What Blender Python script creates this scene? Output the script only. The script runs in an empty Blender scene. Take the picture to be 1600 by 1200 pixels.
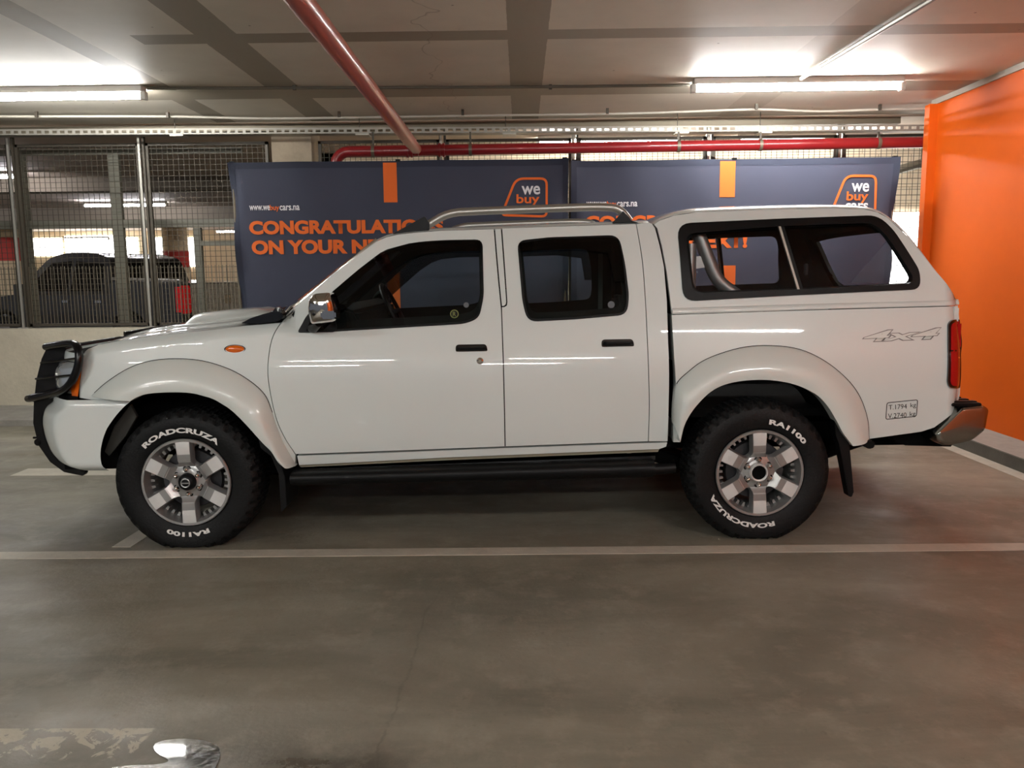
import bpy, bmesh, math, random
from mathutils import Vector, Matrix
from mathutils.geometry import tessellate_polygon
random.seed(7)
C = bpy.context.scene.collection
PI = math.pi

# ------------------------------------------------------------------ camera
FPX, HY, PSI, RHO, H = 1270.0, 430.0, .012, .010, 1.369
pit = math.atan((600-HY)/FPX)
Fw = Vector((-math.sin(PSI)*math.cos(pit), math.cos(PSI)*math.cos(pit), -math.sin(pit)))
Rt = Vector((math.cos(PSI), math.sin(PSI), 0)); Up = Rt.cross(Fw)
CR = Rt*math.cos(RHO) - Up*math.sin(RHO); CU = Rt*math.sin(RHO) + Up*math.cos(RHO)
cam = bpy.data.cameras.new('camera'); co = bpy.data.objects.new('camera', cam); C.objects.link(co)
cam.sensor_width = 36; cam.lens = 36*FPX/1600; cam.clip_start = .05; cam.clip_end = 200
co.matrix_world = Matrix(((CR.x, CU.x, -Fw.x, 0), (CR.y, CU.y, -Fw.y, 0), (CR.z, CU.z, -Fw.z, H), (0, 0, 0, 1)))
bpy.context.scene.camera = co
# ------------------------------------------------------------------ world, exposure
vs = bpy.context.scene.view_settings
vs.view_transform = 'Standard'; vs.look = 'None'; vs.gamma = 1; vs.exposure = 0.1; vs.use_curve_mapping = False
W = bpy.data.worlds.new('world'); bpy.context.scene.world = W; W.use_nodes = True
W.node_tree.nodes['Background'].inputs[0].default_value = (.80, .86, 1, 1)
W.node_tree.nodes["Background"].inputs[1].default_value = .14
LAMP = 195.0     # emission of a fluorescent tube
LAMP_FAR = 150.0
DAY = 7.0      # emission of the daylight openings far behind the fence

# ------------------------------------------------------------------ pixel -> world helpers (measuring only)
def ray(px, py):
    u, v = (px-800)/FPX, (600-py)/FPX
    return Fw + u*CR + v*CU
def onz(px, py, z=0):
    r = ray(px, py); t = (z-H)/r.z
    return Vector((r.x*t, r.y*t, z))
def ony(px, py, Y):
    r = ray(px, py); t = Y/r.y
    return Vector((r.x*t, Y, H+r.z*t))
TO = onz(291, 857); TA = .027
ca, sa = math.cos(TA), math.sin(TA)
def loc(px, py, y):             # truck-local (x, z) of a pixel on the truck plane at depth y
    r = ray(px, py)
    ox, oy = -TO.x, -TO.y
    lx, ly = ox*ca+oy*sa, -ox*sa+oy*ca
    dx, dy = r.x*ca+r.y*sa, -r.x*sa+r.y*ca
    t = (y-ly)/dy
    return (lx+dx*t, H+r.z*t)

# ------------------------------------------------------------------ materials
def lin(c):
    c /= 255.0
    return c/12.92 if c <= .04045 else ((c+.055)/1.055)**2.4
def rgb(r, g, b): return (lin(r), lin(g), lin(b), 1)
MATS = {}
def pbr(name, col, rough=.5, metal=0, coat=0, emit=None, es=0, spec=.5, bump=0, bscale=60, vary=0, vscale=6):
    m = bpy.data.materials.new(name); m.use_nodes = True
    nt = m.node_tree; b = nt.nodes['Principled BSDF']
    b.inputs['Base Color'].default_value = col
    b.inputs['Roughness'].default_value = rough; b.inputs['Metallic'].default_value = metal
    b.inputs['Coat Weight'].default_value = coat; b.inputs['Coat Roughness'].default_value = .03
    b.inputs['Specular IOR Level'].default_value = spec
    if emit:
        b.inputs['Emission Color'].default_value = emit; b.inputs['Emission Strength'].default_value = es
    if bump or vary:
        tc = nt.nodes.new('ShaderNodeTexCoord'); n = nt.nodes.new('ShaderNodeTexNoise')
        n.inputs['Scale'].default_value = bscale; n.inputs['Detail'].default_value = 5
        nt.links.new(tc.outputs['Object'], n.inputs['Vector'])
        if bump:
            bp = nt.nodes.new('ShaderNodeBump'); bp.inputs['Strength'].default_value = bump; bp.inputs['Distance'].default_value = .01
            nt.links.new(n.outputs['Fac'], bp.inputs['Height']); nt.links.new(bp.outputs['Normal'], b.inputs['Normal'])
        if vary:
            n2 = nt.nodes.new('ShaderNodeTexNoise'); n2.inputs['Scale'].default_value = vscale; n2.inputs['Detail'].default_value = 8
            n2.inputs['Roughness'].default_value = .65
            nt.links.new(tc.outputs['Object'], n2.inputs['Vector'])
            mr = nt.nodes.new('ShaderNodeMapRange'); mr.inputs['From Min'].default_value = .3; mr.inputs['From Max'].default_value = .7
            mr.inputs['To Min'].default_value = 1-vary; mr.inputs['To Max'].default_value = 1+vary
            nt.links.new(n2.outputs['Fac'], mr.inputs['Value'])
            mx = nt.nodes.new('ShaderNodeVectorMath'); mx.operation = 'SCALE'
            mx.inputs[0].default_value = col[:3]; nt.links.new(mr.outputs['Result'], mx.inputs['Scale'])
            nt.links.new(mx.outputs['Vector'], b.inputs['Base Color'])
    MATS[name] = m
    return m
def glass(name, tint, refl=.08):
    m = bpy.data.materials.new(name); m.use_nodes = True; nt = m.node_tree
    nt.nodes.remove(nt.nodes['Principled BSDF']); out = nt.nodes['Material Output']
    t = nt.nodes.new('ShaderNodeBsdfTransparent'); t.inputs[0].default_value = tint
    g = nt.nodes.new('ShaderNodeBsdfGlossy'); g.inputs['Roughness'].default_value = .02
    lw = nt.nodes.new('ShaderNodeFresnel'); lw.inputs['IOR'].default_value = 1.4
    mx = nt.nodes.new('ShaderNodeMixShader')
    nt.links.new(lw.outputs[0], mx.inputs[0]); nt.links.new(t.outputs[0], mx.inputs[1]); nt.links.new(g.outputs[0], mx.inputs[2])
    nt.links.new(mx.outputs[0], out.inputs[0]); MATS[name] = m
    return m
M_white = pbr('white_paint', rgb(216, 223, 220), .38, 0, 1.0)
M_flare = pbr('flare_paint', rgb(216, 222, 217), .36, 0, .7)
M_blk = pbr('black_plastic', rgb(9, 10, 11), .45, spec=.2)
M_gloss = pbr('gloss_black', rgb(12, 12, 14), .12, 0, .6)
M_bar = pbr('black_powder_coat', rgb(9, 9, 12), .25, spec=.35)
M_dark = pbr('underbody_black', rgb(7, 7, 7), .9, spec=.1)
M_trim = pbr('interior_trim', rgb(13, 15, 15), .85, spec=.2)
M_seat = pbr('seat_fabric', rgb(34, 36, 38), .9)
M_rub = pbr('tyre_rubber', rgb(15, 16, 17), .55, spec=.2, bump=.25, bscale=90)
M_rubm = pbr('mud_flap_rubber', rgb(12, 12, 13), .5, spec=.2)
M_alloy = pbr('alloy_silver', rgb(168, 168, 167), .3, .7)
M_spoke = pbr('alloy_face', rgb(214, 215, 213), .42, .15)
M_chrome = pbr('chrome', rgb(215, 212, 208), .08, 1)
M_steelb = pbr('polished_steel', rgb(150, 152, 146), .2, 1)
M_rack = pbr('anodised_aluminium', rgb(176, 174, 168), .35, .85)
M_rollb = pbr('rollbar_steel', rgb(165, 167, 165), .38, .8)
M_amber = pbr('amber_lens', rgb(226, 104, 20), .15, 0, .6)
M_red = pbr('red_lens', rgb(170, 12, 22), .12, 0, .8)
M_clear = pbr('headlight_lens', rgb(205, 210, 212), .1, .6)
M_let = pbr('white_lettering', rgb(228, 228, 224), .6)
M_brake = pbr('brake_steel', rgb(70, 70, 72), .45, .7)
M_glass = glass('tinted_glass', (.84, .93, .92, 1))
M_visor = glass('smoked_visor', (.10, .11, .11, 1))
M_cglass = glass('clear_glass', (.90, .91, .92, 1))
M_badge = pbr('badge_outline', rgb(120, 120, 118), .5)
M_decal = pbr('decal_black', rgb(30, 30, 32), .5)
M_scuttle = pbr('cowl_grey', rgb(62, 58, 60), .3)

M_conc = pbr('parapet_concrete', rgb(196, 188, 168), .85, bump=.3, bscale=30, vary=.14, vscale=3)
M_kerb = pbr('kerb_concrete', rgb(150, 147, 140), .85, bump=.3, bscale=40, vary=.15, vscale=5)
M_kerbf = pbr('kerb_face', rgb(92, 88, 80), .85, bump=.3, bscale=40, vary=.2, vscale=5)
M_col = pbr('column_concrete', rgb(150, 136, 116), .9, bump=.3, bscale=30, vary=.2, vscale=4)
M_orange = pbr('orange_wall_paint', rgb(218, 94, 12), .62, spec=.25, vary=.05, vscale=1.2)
M_redp = pbr('red_pipe_paint', rgb(138, 28, 32), .3, 0, .3)
M_redd = pbr('red_sprinkler_paint', rgb(172, 92, 76), .32, 0, .3)
M_galv = pbr('galvanised_steel', rgb(176, 172, 162), .45, .6)
M_rust = pbr('bare_steel', rgb(120, 112, 96), .5, .5)
M_frame = pbr('fence_frame_paint', rgb(70, 64, 54), .5, .3)
M_olive = pbr('grey_gate_paint', rgb(106, 104, 92), .55, .1)
M_wire = pbr('mesh_wire', rgb(66, 60, 48), .6, .3)
M_cream = pbr('cream_wall', rgb(216, 196, 160), .8, vary=.05)
M_pvc = pbr('white_conduit', rgb(186, 180, 168), .5)
M_dcond = pbr('dark_conduit', rgb(96, 90, 80), .5, .3)
M_lampb = pbr('lamp_housing', rgb(225, 222, 215), .5)
M_tube = pbr('lamp_tube', (1, 1, 1, 1), .5, emit=(1, .995, .975, 1), es=LAMP)
M_tubef = pbr('far_lamp_tube', (1, 1, 1, 1), .5, emit=(.93, .92, 1, 1), es=LAMP_FAR)
M_day = pbr('daylight_opening', (1, 1, 1, 1), .5, emit=(1, .99, .95, 1), es=DAY)
M_ban = pbr('banner_fabric', rgb(58, 62, 80), .8)
M_hem = pbr('banner_hem', rgb(40, 46, 64), .8)
M_borng = pbr('banner_orange', rgb(238, 112, 40), .8)
M_bwht = pbr('banner_white', rgb(235, 235, 238), .8)
M_line = pbr('floor_line_paint', rgb(186, 180, 166), .6, vary=.12, vscale=8, bump=.2, bscale=40)
M_rcol = pbr('column_red_band', rgb(190, 50, 40), .6)
M_car = pbr('dark_grey_car_paint', rgb(46, 45, 45), .3, .1, .8)
M_carg = pbr('car_window', rgb(14, 15, 16), .08)
M_tlr = pbr('lit_tail_lamp', rgb(200, 20, 24), .2, emit=(1, .03, .03, 1), es=.12)

# ------------------------------------------------------------------ mesh helpers
class G:
    def __init__(s): s.v = []; s.f = []
    def add(s, v, f):
        o = len(s.v); s.v += [tuple(p) for p in v]; s.f += [tuple(i+o for i in q) for q in f]
    def box(s, a, b):
        x0, y0, z0 = a; x1, y1, z1 = b
        s.add([(x0,y0,z0),(x1,y0,z0),(x1,y1,z0),(x0,y1,z0),(x0,y0,z1),(x1,y0,z1),(x1,y1,z1),(x0,y1,z1)],
              [(0,3,2,1),(4,5,6,7),(0,1,5,4),(1,2,6,5),(2,3,7,6),(3,0,4,7)])
    def tube(s, pts, r, n=12, cap=True, sx=1.0):
        P = [Vector(p) for p in pts]; m = len(P)
        R = r if isinstance(r, (list, tuple)) else [r]*m
        T = [(P[min(i+1, m-1)]-P[max(i-1, 0)]).normalized() for i in range(m)]
        a = Vector((0, 0, 1)) if abs(T[0].z) < .9 else Vector((1, 0, 0))
        N = (a - T[0]*a.dot(T[0])).normalized(); v = []
        for i in range(m):
            N = (N - T[i]*N.dot(T[i])).normalized(); B = T[i].cross(N)
            for k in range(n):
                t = 2*PI*k/n
                v.append(P[i] + (N*math.cos(t)*sx + B*math.sin(t))*R[i])
        f = [(i*n+k, i*n+(k+1) % n, (i+1)*n+(k+1) % n, (i+1)*n+k) for i in range(m-1) for k in range(n)]
        if cap: f += [tuple(reversed(range(n))), tuple(range((m-1)*n, m*n))]
        s.add(v, f)
    def lathe(s, prof, c, n=48, axis='y', cap=False, rm=None):   # prof: (radius, offset along axis)
        v = []
        for j, (r, o) in enumerate(prof):
            for k in range(n):
                t = 2*PI*k/n; rr = r if rm is None else rm(j, k, r)
                u, w = rr*math.cos(t), rr*math.sin(t)
                if axis == 'y': v.append((c[0]+u, c[1]+o, c[2]+w))
                elif axis == 'z': v.append((c[0]+u, c[1]+w, c[2]+o))
                else: v.append((c[0]+o, c[1]+u, c[2]+w))
        m = len(prof)
        f = [(i*n+k, i*n+(k+1) % n, (i+1)*n+(k+1) % n, (i+1)*n+k) for i in range(m-1) for k in range(n)]
        if cap: f += [tuple(reversed(range(n))), tuple(range((m-1)*n, m*n))]
        s.add(v, f)
    def prism(s, poly, y0, y1, axis='y'):     # polygon in (x,z), extruded along y
        n = len(poly); v = []
        for y in (y0, y1):
            for (a, b) in poly:
                v.append((a, y, b) if axis == 'y' else ((y, a, b) if axis == 'x' else (a, b, y)))
        f = [tuple(range(n)), tuple(reversed(range(n, 2*n)))]
        f += [(i, i+n, (i+1) % n+n, (i+1) % n) for i in range(n)]
        s.add(v, f)
    def grid(s, rows):                        # rows of points
        n = len(rows[0]); v = [p for r in rows for p in r]
        s.add(v, [(i*n+k, i*n+k+1, (i+1)*n+k+1, (i+1)*n+k) for i in range(len(rows)-1) for k in range(n-1)])
    def build(s, name, mat, parent=None, ang=35, bevel=0, flip=None, recalc=True):
        me = bpy.data.meshes.new(name); me.from_pydata(s.v, [], s.f)
        bm = bmesh.new(); bm.from_mesh(me)
        if bevel:
            es = [e for e in bm.edges if len(e.link_faces) == 2 and e.calc_face_angle(0) > .6]
            bmesh.ops.bevel(bm, geom=es, offset=bevel, segments=2, affect='EDGES', clamp_overlap=True)
        if recalc: bmesh.ops.recalc_face_normals(bm, faces=bm.faces)
        if flip: bmesh.ops.reverse_faces(bm, faces=bm.faces)
        bm.to_mesh(me); bm.free()
        for p in me.polygons: p.use_smooth = True
        me.set_sharp_from_angle(angle=math.radians(ang))
        me.materials.append(mat)
        o = bpy.data.objects.new(name, me); C.objects.link(o)
        if parent: o.parent = parent
        return o
def tag(o, label=None, cat=None, group=None, kind=None):
    if label: o['label'] = label
    if cat: o['category'] = cat
    if group: o['group'] = group
    if kind: o['kind'] = kind
    return o
def empty(name, l=(0, 0, 0), rz=0):
    o = bpy.data.objects.new(name, None); C.objects.link(o); o.location = l; o.rotation_euler = (0, 0, rz); o.empty_display_size = .1
    return o
def chaikin(pts, it=2, closed=False):
    P = [Vector(p) for p in pts]
    for _ in range(it):
        Q = [] if closed else [P[0]]
        for i in range(len(P) if closed else len(P)-1):
            a, b = P[i], P[(i+1) % len(P)]
            Q += [a*.75+b*.25, a*.25+b*.75]
        if not closed: Q.append(P[-1])
        P = Q
    return P
def cr(pts, n=6):                             # Catmull-Rom through points (2D/3D)
    P = [Vector(p) for p in pts]; out = []
    for i in range(len(P)-1):
        p0 = P[i-1] if i else P[0]*2-P[1]; p1, p2 = P[i], P[i+1]; p3 = P[i+2] if i+2 < len(P) else P[-1]*2-P[-2]
        for k in range(n):
            t = k/n
            out.append(.5*((2*p1)+(p2-p0)*t+(2*p0-5*p1+4*p2-p3)*t*t+(3*p1-p0-3*p2+p3)*t**3))
    out.append(P[-1]); return out
def fillet(pts, n=5):                         # points (x,y[,r]) -> rounded polygon
    out = []; m = len(pts)
    for i, p in enumerate(pts):
        P = Vector(p[:2]); r = p[2] if len(p) > 2 else 0
        if not r: out.append(P); continue
        a = Vector(pts[i-1][:2])-P; b = Vector(pts[(i+1) % m][:2])-P
        la, lb = a.length, b.length; a.normalize(); b.normalize()
        d = min(r, la*.49, lb*.49); s, e = P+a*d, P+b*d
        for k in range(n+1):
            t = k/n; out.append(s*(1-t)**2+P*2*t*(1-t)+e*t*t)
    return out
def resample(pts, n):
    P = [Vector(p) for p in pts]; L = [0]
    for i in range(1, len(P)): L.append(L[-1]+(P[i]-P[i-1]).length)
    out = []
    for k in range(n):
        d = L[-1]*k/(n-1); i = 1
        while i < len(L)-1 and L[i] < d: i += 1
        t = (d-L[i-1])/max(1e-9, L[i]-L[i-1]); out.append(P[i-1].lerp(P[i], t))
    return out
def interp(kn, z):                            # monotone-ish Hermite through knots
    if z <= kn[0][0]:
        s = (kn[1][1]-kn[0][1])/(kn[1][0]-kn[0][0]); return kn[0][1]+s*(z-kn[0][0])
    if z >= kn[-1][0]:
        s = (kn[-1][1]-kn[-2][1])/(kn[-1][0]-kn[-2][0]); return kn[-1][1]+s*(z-kn[-1][0])
    i = 0
    while kn[i+1][0] < z: i += 1
    def sl(j):
        if j == 0: return (kn[1][1]-kn[0][1])/(kn[1][0]-kn[0][0])
        if j == len(kn)-1: return (kn[-1][1]-kn[-2][1])/(kn[-1][0]-kn[-2][0])
        return (kn[j+1][1]-kn[j-1][1])/(kn[j+1][0]-kn[j-1][0])
    h = kn[i+1][0]-kn[i][0]; t = (z-kn[i][0])/h
    a, b, m0, m1 = kn[i][1], kn[i+1][1], sl(i)*h, sl(i+1)*h
    return (2*t**3-3*t*t+1)*a+(t**3-2*t*t+t)*m0+(-2*t**3+3*t*t)*b+(t**3-t*t)*m1

def text_mesh(s, bold=.0, res=4):
    cu = bpy.data.curves.new('t', 'FONT'); cu.body = s; cu.offset = bold; cu.resolution_u = res; cu.fill_mode = 'FRONT'
    o = bpy.data.objects.new('t', cu); C.objects.link(o); bpy.context.view_layer.update()
    me = bpy.data.meshes.new_from_object(o.evaluated_get(bpy.context.evaluated_depsgraph_get()))
    v = [tuple(p.co) for p in me.vertices]; f = [tuple(p.vertices) for p in me.polygons]
    bpy.data.objects.remove(o); bpy.data.curves.remove(cu); bpy.data.meshes.remove(me)
    x0 = min(p[0] for p in v); x1 = max(p[0] for p in v); y0 = min(p[1] for p in v); y1 = max(p[1] for p in v)
    return [((p[0]-x0)/(x1-x0), (p[1]-y0)/(y1-y0)) for p in v], f, (x1-x0)/(y1-y0)
def text_on(g, s, fn, bold=.0):               # fn maps (u,v) in 0..1 to a 3D point
    v, f, _ = text_mesh(s, bold); g.add([fn(a, b) for a, b in v], f)

# ================================================================== THE ROOM
ZC = 2.90; YB = 8.42; YO = 7.6; XO = ony(1466, 172, YO).x; XO2 = ony(1445, 173, YO+.09).x
def struct(g, name, m, **k):
    o = g.build(name, m, **k); o['kind'] = 'structure'; return o
# floor material ----------------------------------------------------
def floor_mat():
    m = bpy.data.materials.new('concrete_floor'); m.use_nodes = True; nt = m.node_tree; b = nt.nodes['Principled BSDF']
    N = nt.nodes.new; L = nt.links.new
    geo = N('ShaderNodeNewGeometry')
    def noise(sc, det=8, ro=.6, vec=None, dist=0):
        n = N('ShaderNodeTexNoise'); n.inputs['Scale'].default_value = sc; n.inputs['Detail'].default_value = det
        n.inputs['Roughness'].default_value = ro; n.inputs['Distortion'].default_value = dist
        L(vec or geo.outputs['Position'], n.inputs['Vector']); return n.outputs['Fac']
    def mrange(v, a, b_, c, d):
        r = N('ShaderNodeMapRange'); L(v, r.inputs['Value'])
        for k, q in zip(('From Min', 'From Max', 'To Min', 'To Max'), (a, b_, c, d)): r.inputs[k].default_value = q
        return r.outputs['Result']
    def math_(op, a, b_=None):
        r = N('ShaderNodeMath'); r.operation = op
        for i, q in enumerate((a, b_)):
            if q is None: continue
            if isinstance(q, (int, float)): r.inputs[i].default_value = q
            else: L(q, r.inputs[i])
        return r.outputs[0]
    def mix(f, a, c):
        r = N('ShaderNodeMix'); r.data_type = 'RGBA'
        if isinstance(f, (int, float)): r.inputs[0].default_value = f
        else: L(f, r.inputs[0])
        for i, q in ((6, a), (7, c)):
            if isinstance(q, tuple): r.inputs[i].default_value = q
            else: L(q, r.inputs[i])
        return r.outputs[2]
    mp = N('ShaderNodeMapping'); mp.inputs['Scale'].default_value = (.55, 1.5, 1); L(geo.outputs['Position'], mp.inputs['Vector'])
    base = mix(mrange(noise(1.1, 9, .62, mp.outputs[0], .6), .35, .68, 0, 1), rgb(106, 102, 89), rgb(144, 139, 124))
    base = mix(mrange(noise(6, 8, .7), .50, .68, 0, .45), base, rgb(160, 153, 137))
    base = mix(mrange(noise(22, 6, .7), .62, .74, 0, .5), base, rgb(80, 73, 61))
    sep = N('ShaderNodeSeparateXYZ'); L(geo.outputs['Position'], sep.inputs[0]); X, Y = sep.outputs[0], sep.outputs[1]
    def near(v, c, w0, w1): return mrange(math_('ABSOLUTE', math_('SUBTRACT', v, c)), w0, w1, 1, 0)
    wob = math_('MULTIPLY', math_('SUBTRACT', noise(2.2, 6), .5), .22)
    # long crack running away from the camera
    xc = math_('ADD', math_('ADD', X, math_('MULTIPLY', math_('SUBTRACT', Y, 2.2), -.03)), math_('ADD', wob, .42))
    crack = math_('MULTIPLY', near(xc, 0, .0, .009), math_('MULTIPLY', mrange(Y, 3.3, 3.5, 1, 0), mrange(noise(5), .4, .55, .2, .8)))
    stainx = math_('MULTIPLY', near(xc, 0, .01, .16), mrange(noise(6, 6, .7), .4, .65, .0, .5))
    stainx = math_('MULTIPLY', stainx, mrange(Y, 3.3, 3.5, 1, 0))
    base = mix(stainx, base, rgb(96, 88, 76))
    base = mix(math_('MULTIPLY', crack, .4), base, rgb(60, 54, 44))
    # wet dark stain at the near edge
    wet = math_('MULTIPLY', math_('MULTIPLY', near(X, -.58, .14, .36), mrange(Y, 2.14, 2.27, 1, 0)), mrange(noise(9, 8, .75), .38, .55, .1, 1))
    base = mix(math_('MULTIPLY', wet, .8), base, rgb(66, 58, 46))
    # worn remains of an old painted line, near left
    p0, p1 = onz(0, 1140), onz(245, 1137); yl = (p0.y+p1.y)/2
    chips = mrange(math_('ADD', noise(13, 9, .66, None, .9), mrange(Y, yl-.15, yl, -.06, .05)), .515, .53, 0, 1)
    patch = math_('MULTIPLY', math_('MULTIPLY', mrange(Y, yl, yl+.004, 1, 0), mrange(Y, yl-.17, yl-.15, 0, 1)), mrange(X, p1.x-.01, p1.x, 1, 0))
    patch = math_('MULTIPLY', patch, chips)
    base = mix(patch, base, rgb(176, 168, 146))
    L(base, b.inputs['Base Color'])
    ro = mrange(noise(2.5, 7, .65), .35, .65, .42, .62)
    ro = math_('SUBTRACT', ro, math_('MULTIPLY', wet, .25))
    L(ro, b.inputs['Roughness'])
    bp = N('ShaderNodeBump'); bp.inputs['Strength'].default_value = .12; bp.inputs['Distance'].default_value = .01
    L(math_('ADD', noise(40, 4), math_('MULTIPLY', noise(5, 4), 1.5)), bp.inputs['Height']); L(bp.outputs[0], b.inputs['Normal'])
    return m
M_floor = floor_mat()
g = G(); g.box((-16, -11, -.2), (XO, YB, 0)); floor = struct(g, 'floor', M_floor)
g = G(); g.box((-30, YB, -.2), (16, 34, -.001)); struct(g, 'floor_behind_fence', pbr('far_floor', rgb(110, 104, 96), .6, vary=.1))
# painted bay lines
def strip(a, b, w0, w1, name='painted_line'):
    a, b = Vector(a), Vector(b); d = (b-a).normalized(); n = Vector((-d.y, d.x, 0))
    g = G(); z0, z1 = .0, .0022
    P = [a-n*w0/2, b-n*w1/2, b+n*w1/2, a+n*w0/2]
    g.add([(p.x, p.y, z0) for p in P]+[(p.x, p.y, z1) for p in P], [(0,3,2,1),(4,5,6,7),(0,1,5,4),(1,2,6,5),(2,3,7,6),(3,0,4,7)])
    return g.build(name, M_line, floor, ang=20)
a0 = (onz(0, 862)+onz(0, 875))/2; b0 = (onz(1600, 848)+onz(1600, 861))/2; d = b0-a0
strip(a0-d*1.2, b0+d*.22, .105, .105)
p = onz(203, 850); strip((p.x-.02, p.y-.05, 0), (p.x+.05, p.y+1.6, 0), .1, .1)
pa, pb = onz(30, 738), onz(140, 738); strip(pa-Vector((.0, 0, 0)), pb+Vector((1.4, .01, 0)), .22, .22)

PUD = [(238, 1166), (252, 1158), (285, 1155), (318, 1157), (338, 1164), (346, 1176), (340, 1195), (330, 1215), (250, 1230), (170, 1222), (165, 1202), (200, 1197), (250, 1196), (268, 1190), (246, 1180)]
pp = [onz(p[0], p[1]) for p in chaikin([Vector(q) for q in PUD], 2, True)]; pc = sum(pp, Vector())/len(pp)
M_water = pbr('puddle_water', rgb(46, 44, 38), .06, 0, 1.0, bump=.7, bscale=38)
g = G(); g.prism([(p.x-pc.x, p.y-pc.y) for p in pp], .0005, .003, axis='z'); o = g.build('water_puddle', M_water, None, ang=20); o.location = (pc.x, pc.y, 0)
tag(o, 'small shiny water puddle on the concrete at the bottom edge of the photo', 'puddle')

# ceiling -----------------------------------------------------------
def ceil_mat():
    m = bpy.data.materials.new('ceiling_paint'); m.use_nodes = True; nt = m.node_tree; b = nt.nodes['Principled BSDF']
    N = nt.nodes.new; L = nt.links.new; geo = N('ShaderNodeNewGeometry')
    sep = N('ShaderNodeSeparateXYZ'); L(geo.outputs['Position'], sep.inputs[0]); X, Y = sep.outputs[0], sep.outputs[1]
    def M(op, a, c=None):
        r = N('ShaderNodeMath'); r.operation = op
        for i, q in enumerate((a, c)):
            if q is None: continue
            if isinstance(q, (int, float)): r.inputs[i].default_value = q
            else: L(q, r.inputs[i])
        return r.outputs[0]
    def noise(sc, det=6, ro=.6):
        n = N('ShaderNodeTexNoise'); n.inputs['Scale'].default_value = sc; n.inputs['Detail'].default_value = det; n.inputs['Roughness'].default_value = ro
        L(geo.outputs['Position'], n.inputs['Vector']); return n.outputs['Fac']
    def mr(v, a, b_, c, d):
        r = N('ShaderNodeMapRange'); L(v, r.inputs['Value'])
        for k, q in zip(('From Min', 'From Max', 'To Min', 'To Max'), (a, b_, c, d)): r.inputs[k].default_value = q
        return r.outputs['Result']
    Xw = M('ADD', X, M('MULTIPLY', M('SUBTRACT', noise(9), .5), .012)); Yw = M('ADD', Y, M('MULTIPLY', M('SUBTRACT', noise(8), .5), .012))
    def band(v, lo, hi):
        return M('MULTIPLY', M('GREATER_THAN', v, lo), M('LESS_THAN', v, hi))
    tot = None
    z = ZC
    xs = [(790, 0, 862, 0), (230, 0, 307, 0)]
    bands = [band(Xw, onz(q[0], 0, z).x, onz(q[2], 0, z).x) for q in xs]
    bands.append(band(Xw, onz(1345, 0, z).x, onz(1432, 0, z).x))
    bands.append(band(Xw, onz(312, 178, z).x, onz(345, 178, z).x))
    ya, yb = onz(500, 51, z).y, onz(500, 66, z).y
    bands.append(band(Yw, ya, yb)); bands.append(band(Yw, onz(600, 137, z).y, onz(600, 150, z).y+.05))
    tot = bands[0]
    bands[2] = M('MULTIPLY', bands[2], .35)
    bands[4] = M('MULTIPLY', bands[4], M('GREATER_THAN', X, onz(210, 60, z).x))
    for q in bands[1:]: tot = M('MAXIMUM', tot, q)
    # the left bay of the cross strip is painted over
    def mix(f, a, c):
        r = N('ShaderNodeMix'); r.data_type = 'RGBA'; L(f, r.inputs[0]) if not isinstance(f, float) else None
        for i, q in ((6, a), (7, c)):
            if isinstance(q, tuple): r.inputs[i].default_value = q
            else: L(q, r.inputs[i])
        return r.outputs[2]
    base = mix(mr(noise(1.3, 8), .35, .65, 0, 1), rgb(206, 199, 184), rgb(218, 211, 196))
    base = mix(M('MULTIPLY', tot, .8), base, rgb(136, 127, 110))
    v = N('ShaderNodeTexVoronoi'); v.inputs['Scale'].default_value = 7; L(geo.outputs['Position'], v.inputs['Vector'])
    spots = M('MULTIPLY', mr(v.outputs['Distance'], .04, .07, 1, 0), mr(noise(1.2), .52, .58, 0, .8))
    base = mix(spots, base, rgb(110, 100, 84))
    nw = N('ShaderNodeTexNoise'); nw.inputs['Scale'].default_value = 2.5
    L(geo.outputs['Position'], nw.inputs['Vector'])
    ck = mr(M('ABSOLUTE', M('SUBTRACT', M('ADD', X, M('MULTIPLY', nw.outputs['Fac'], .5)), -.35+.0)), 0, .006, .5, 0)
    base = mix(M('MULTIPLY', ck, 1.0), base, rgb(120, 110, 94))
    L(base, b.inputs['Base Color']); b.inputs['Roughness'].default_value = .6
    bp = N('ShaderNodeBump'); bp.inputs['Strength'].default_value = .25; bp.inputs['Distance'].default_value = .01
    L(noise(3, 8, .6), bp.inputs['Height']); L(bp.outputs[0], b.inputs['Normal'])
    return m
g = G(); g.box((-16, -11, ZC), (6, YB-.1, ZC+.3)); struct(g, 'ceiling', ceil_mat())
g = G(); g.box((-30, YB-.099, ZC-.02), (16, 34, ZC+.3)); struct(g, 'ceiling_behind_fence', pbr('far_ceiling', rgb(200, 184, 166), .8, vary=.08))

# orange side wall with grey strip and kerb --------------------------
g = G(); g.box((XO, -11, .098), (XO+.25, YO, ZC-.045)); g.box((XO2, YO, .0), (XO+.25, YO+.09, ZC-.045)); struct(g, 'wall_right', M_orange)
g = G(); g.box((XO-.02, -11, ZC-.045), (XO+.25, YO+.09, ZC)); struct(g, 'trim_1', M_pvc)
g = G(); g.box((3.40, -11, 0), (XO+.25, YO, .098)); k = struct(g, 'trim_2', M_kerb, bevel=.004)
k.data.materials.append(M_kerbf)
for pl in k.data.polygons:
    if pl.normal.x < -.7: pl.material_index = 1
strip((3.345, -11, 0), (3.345, YO-.3, 0), .11, .11)
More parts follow.
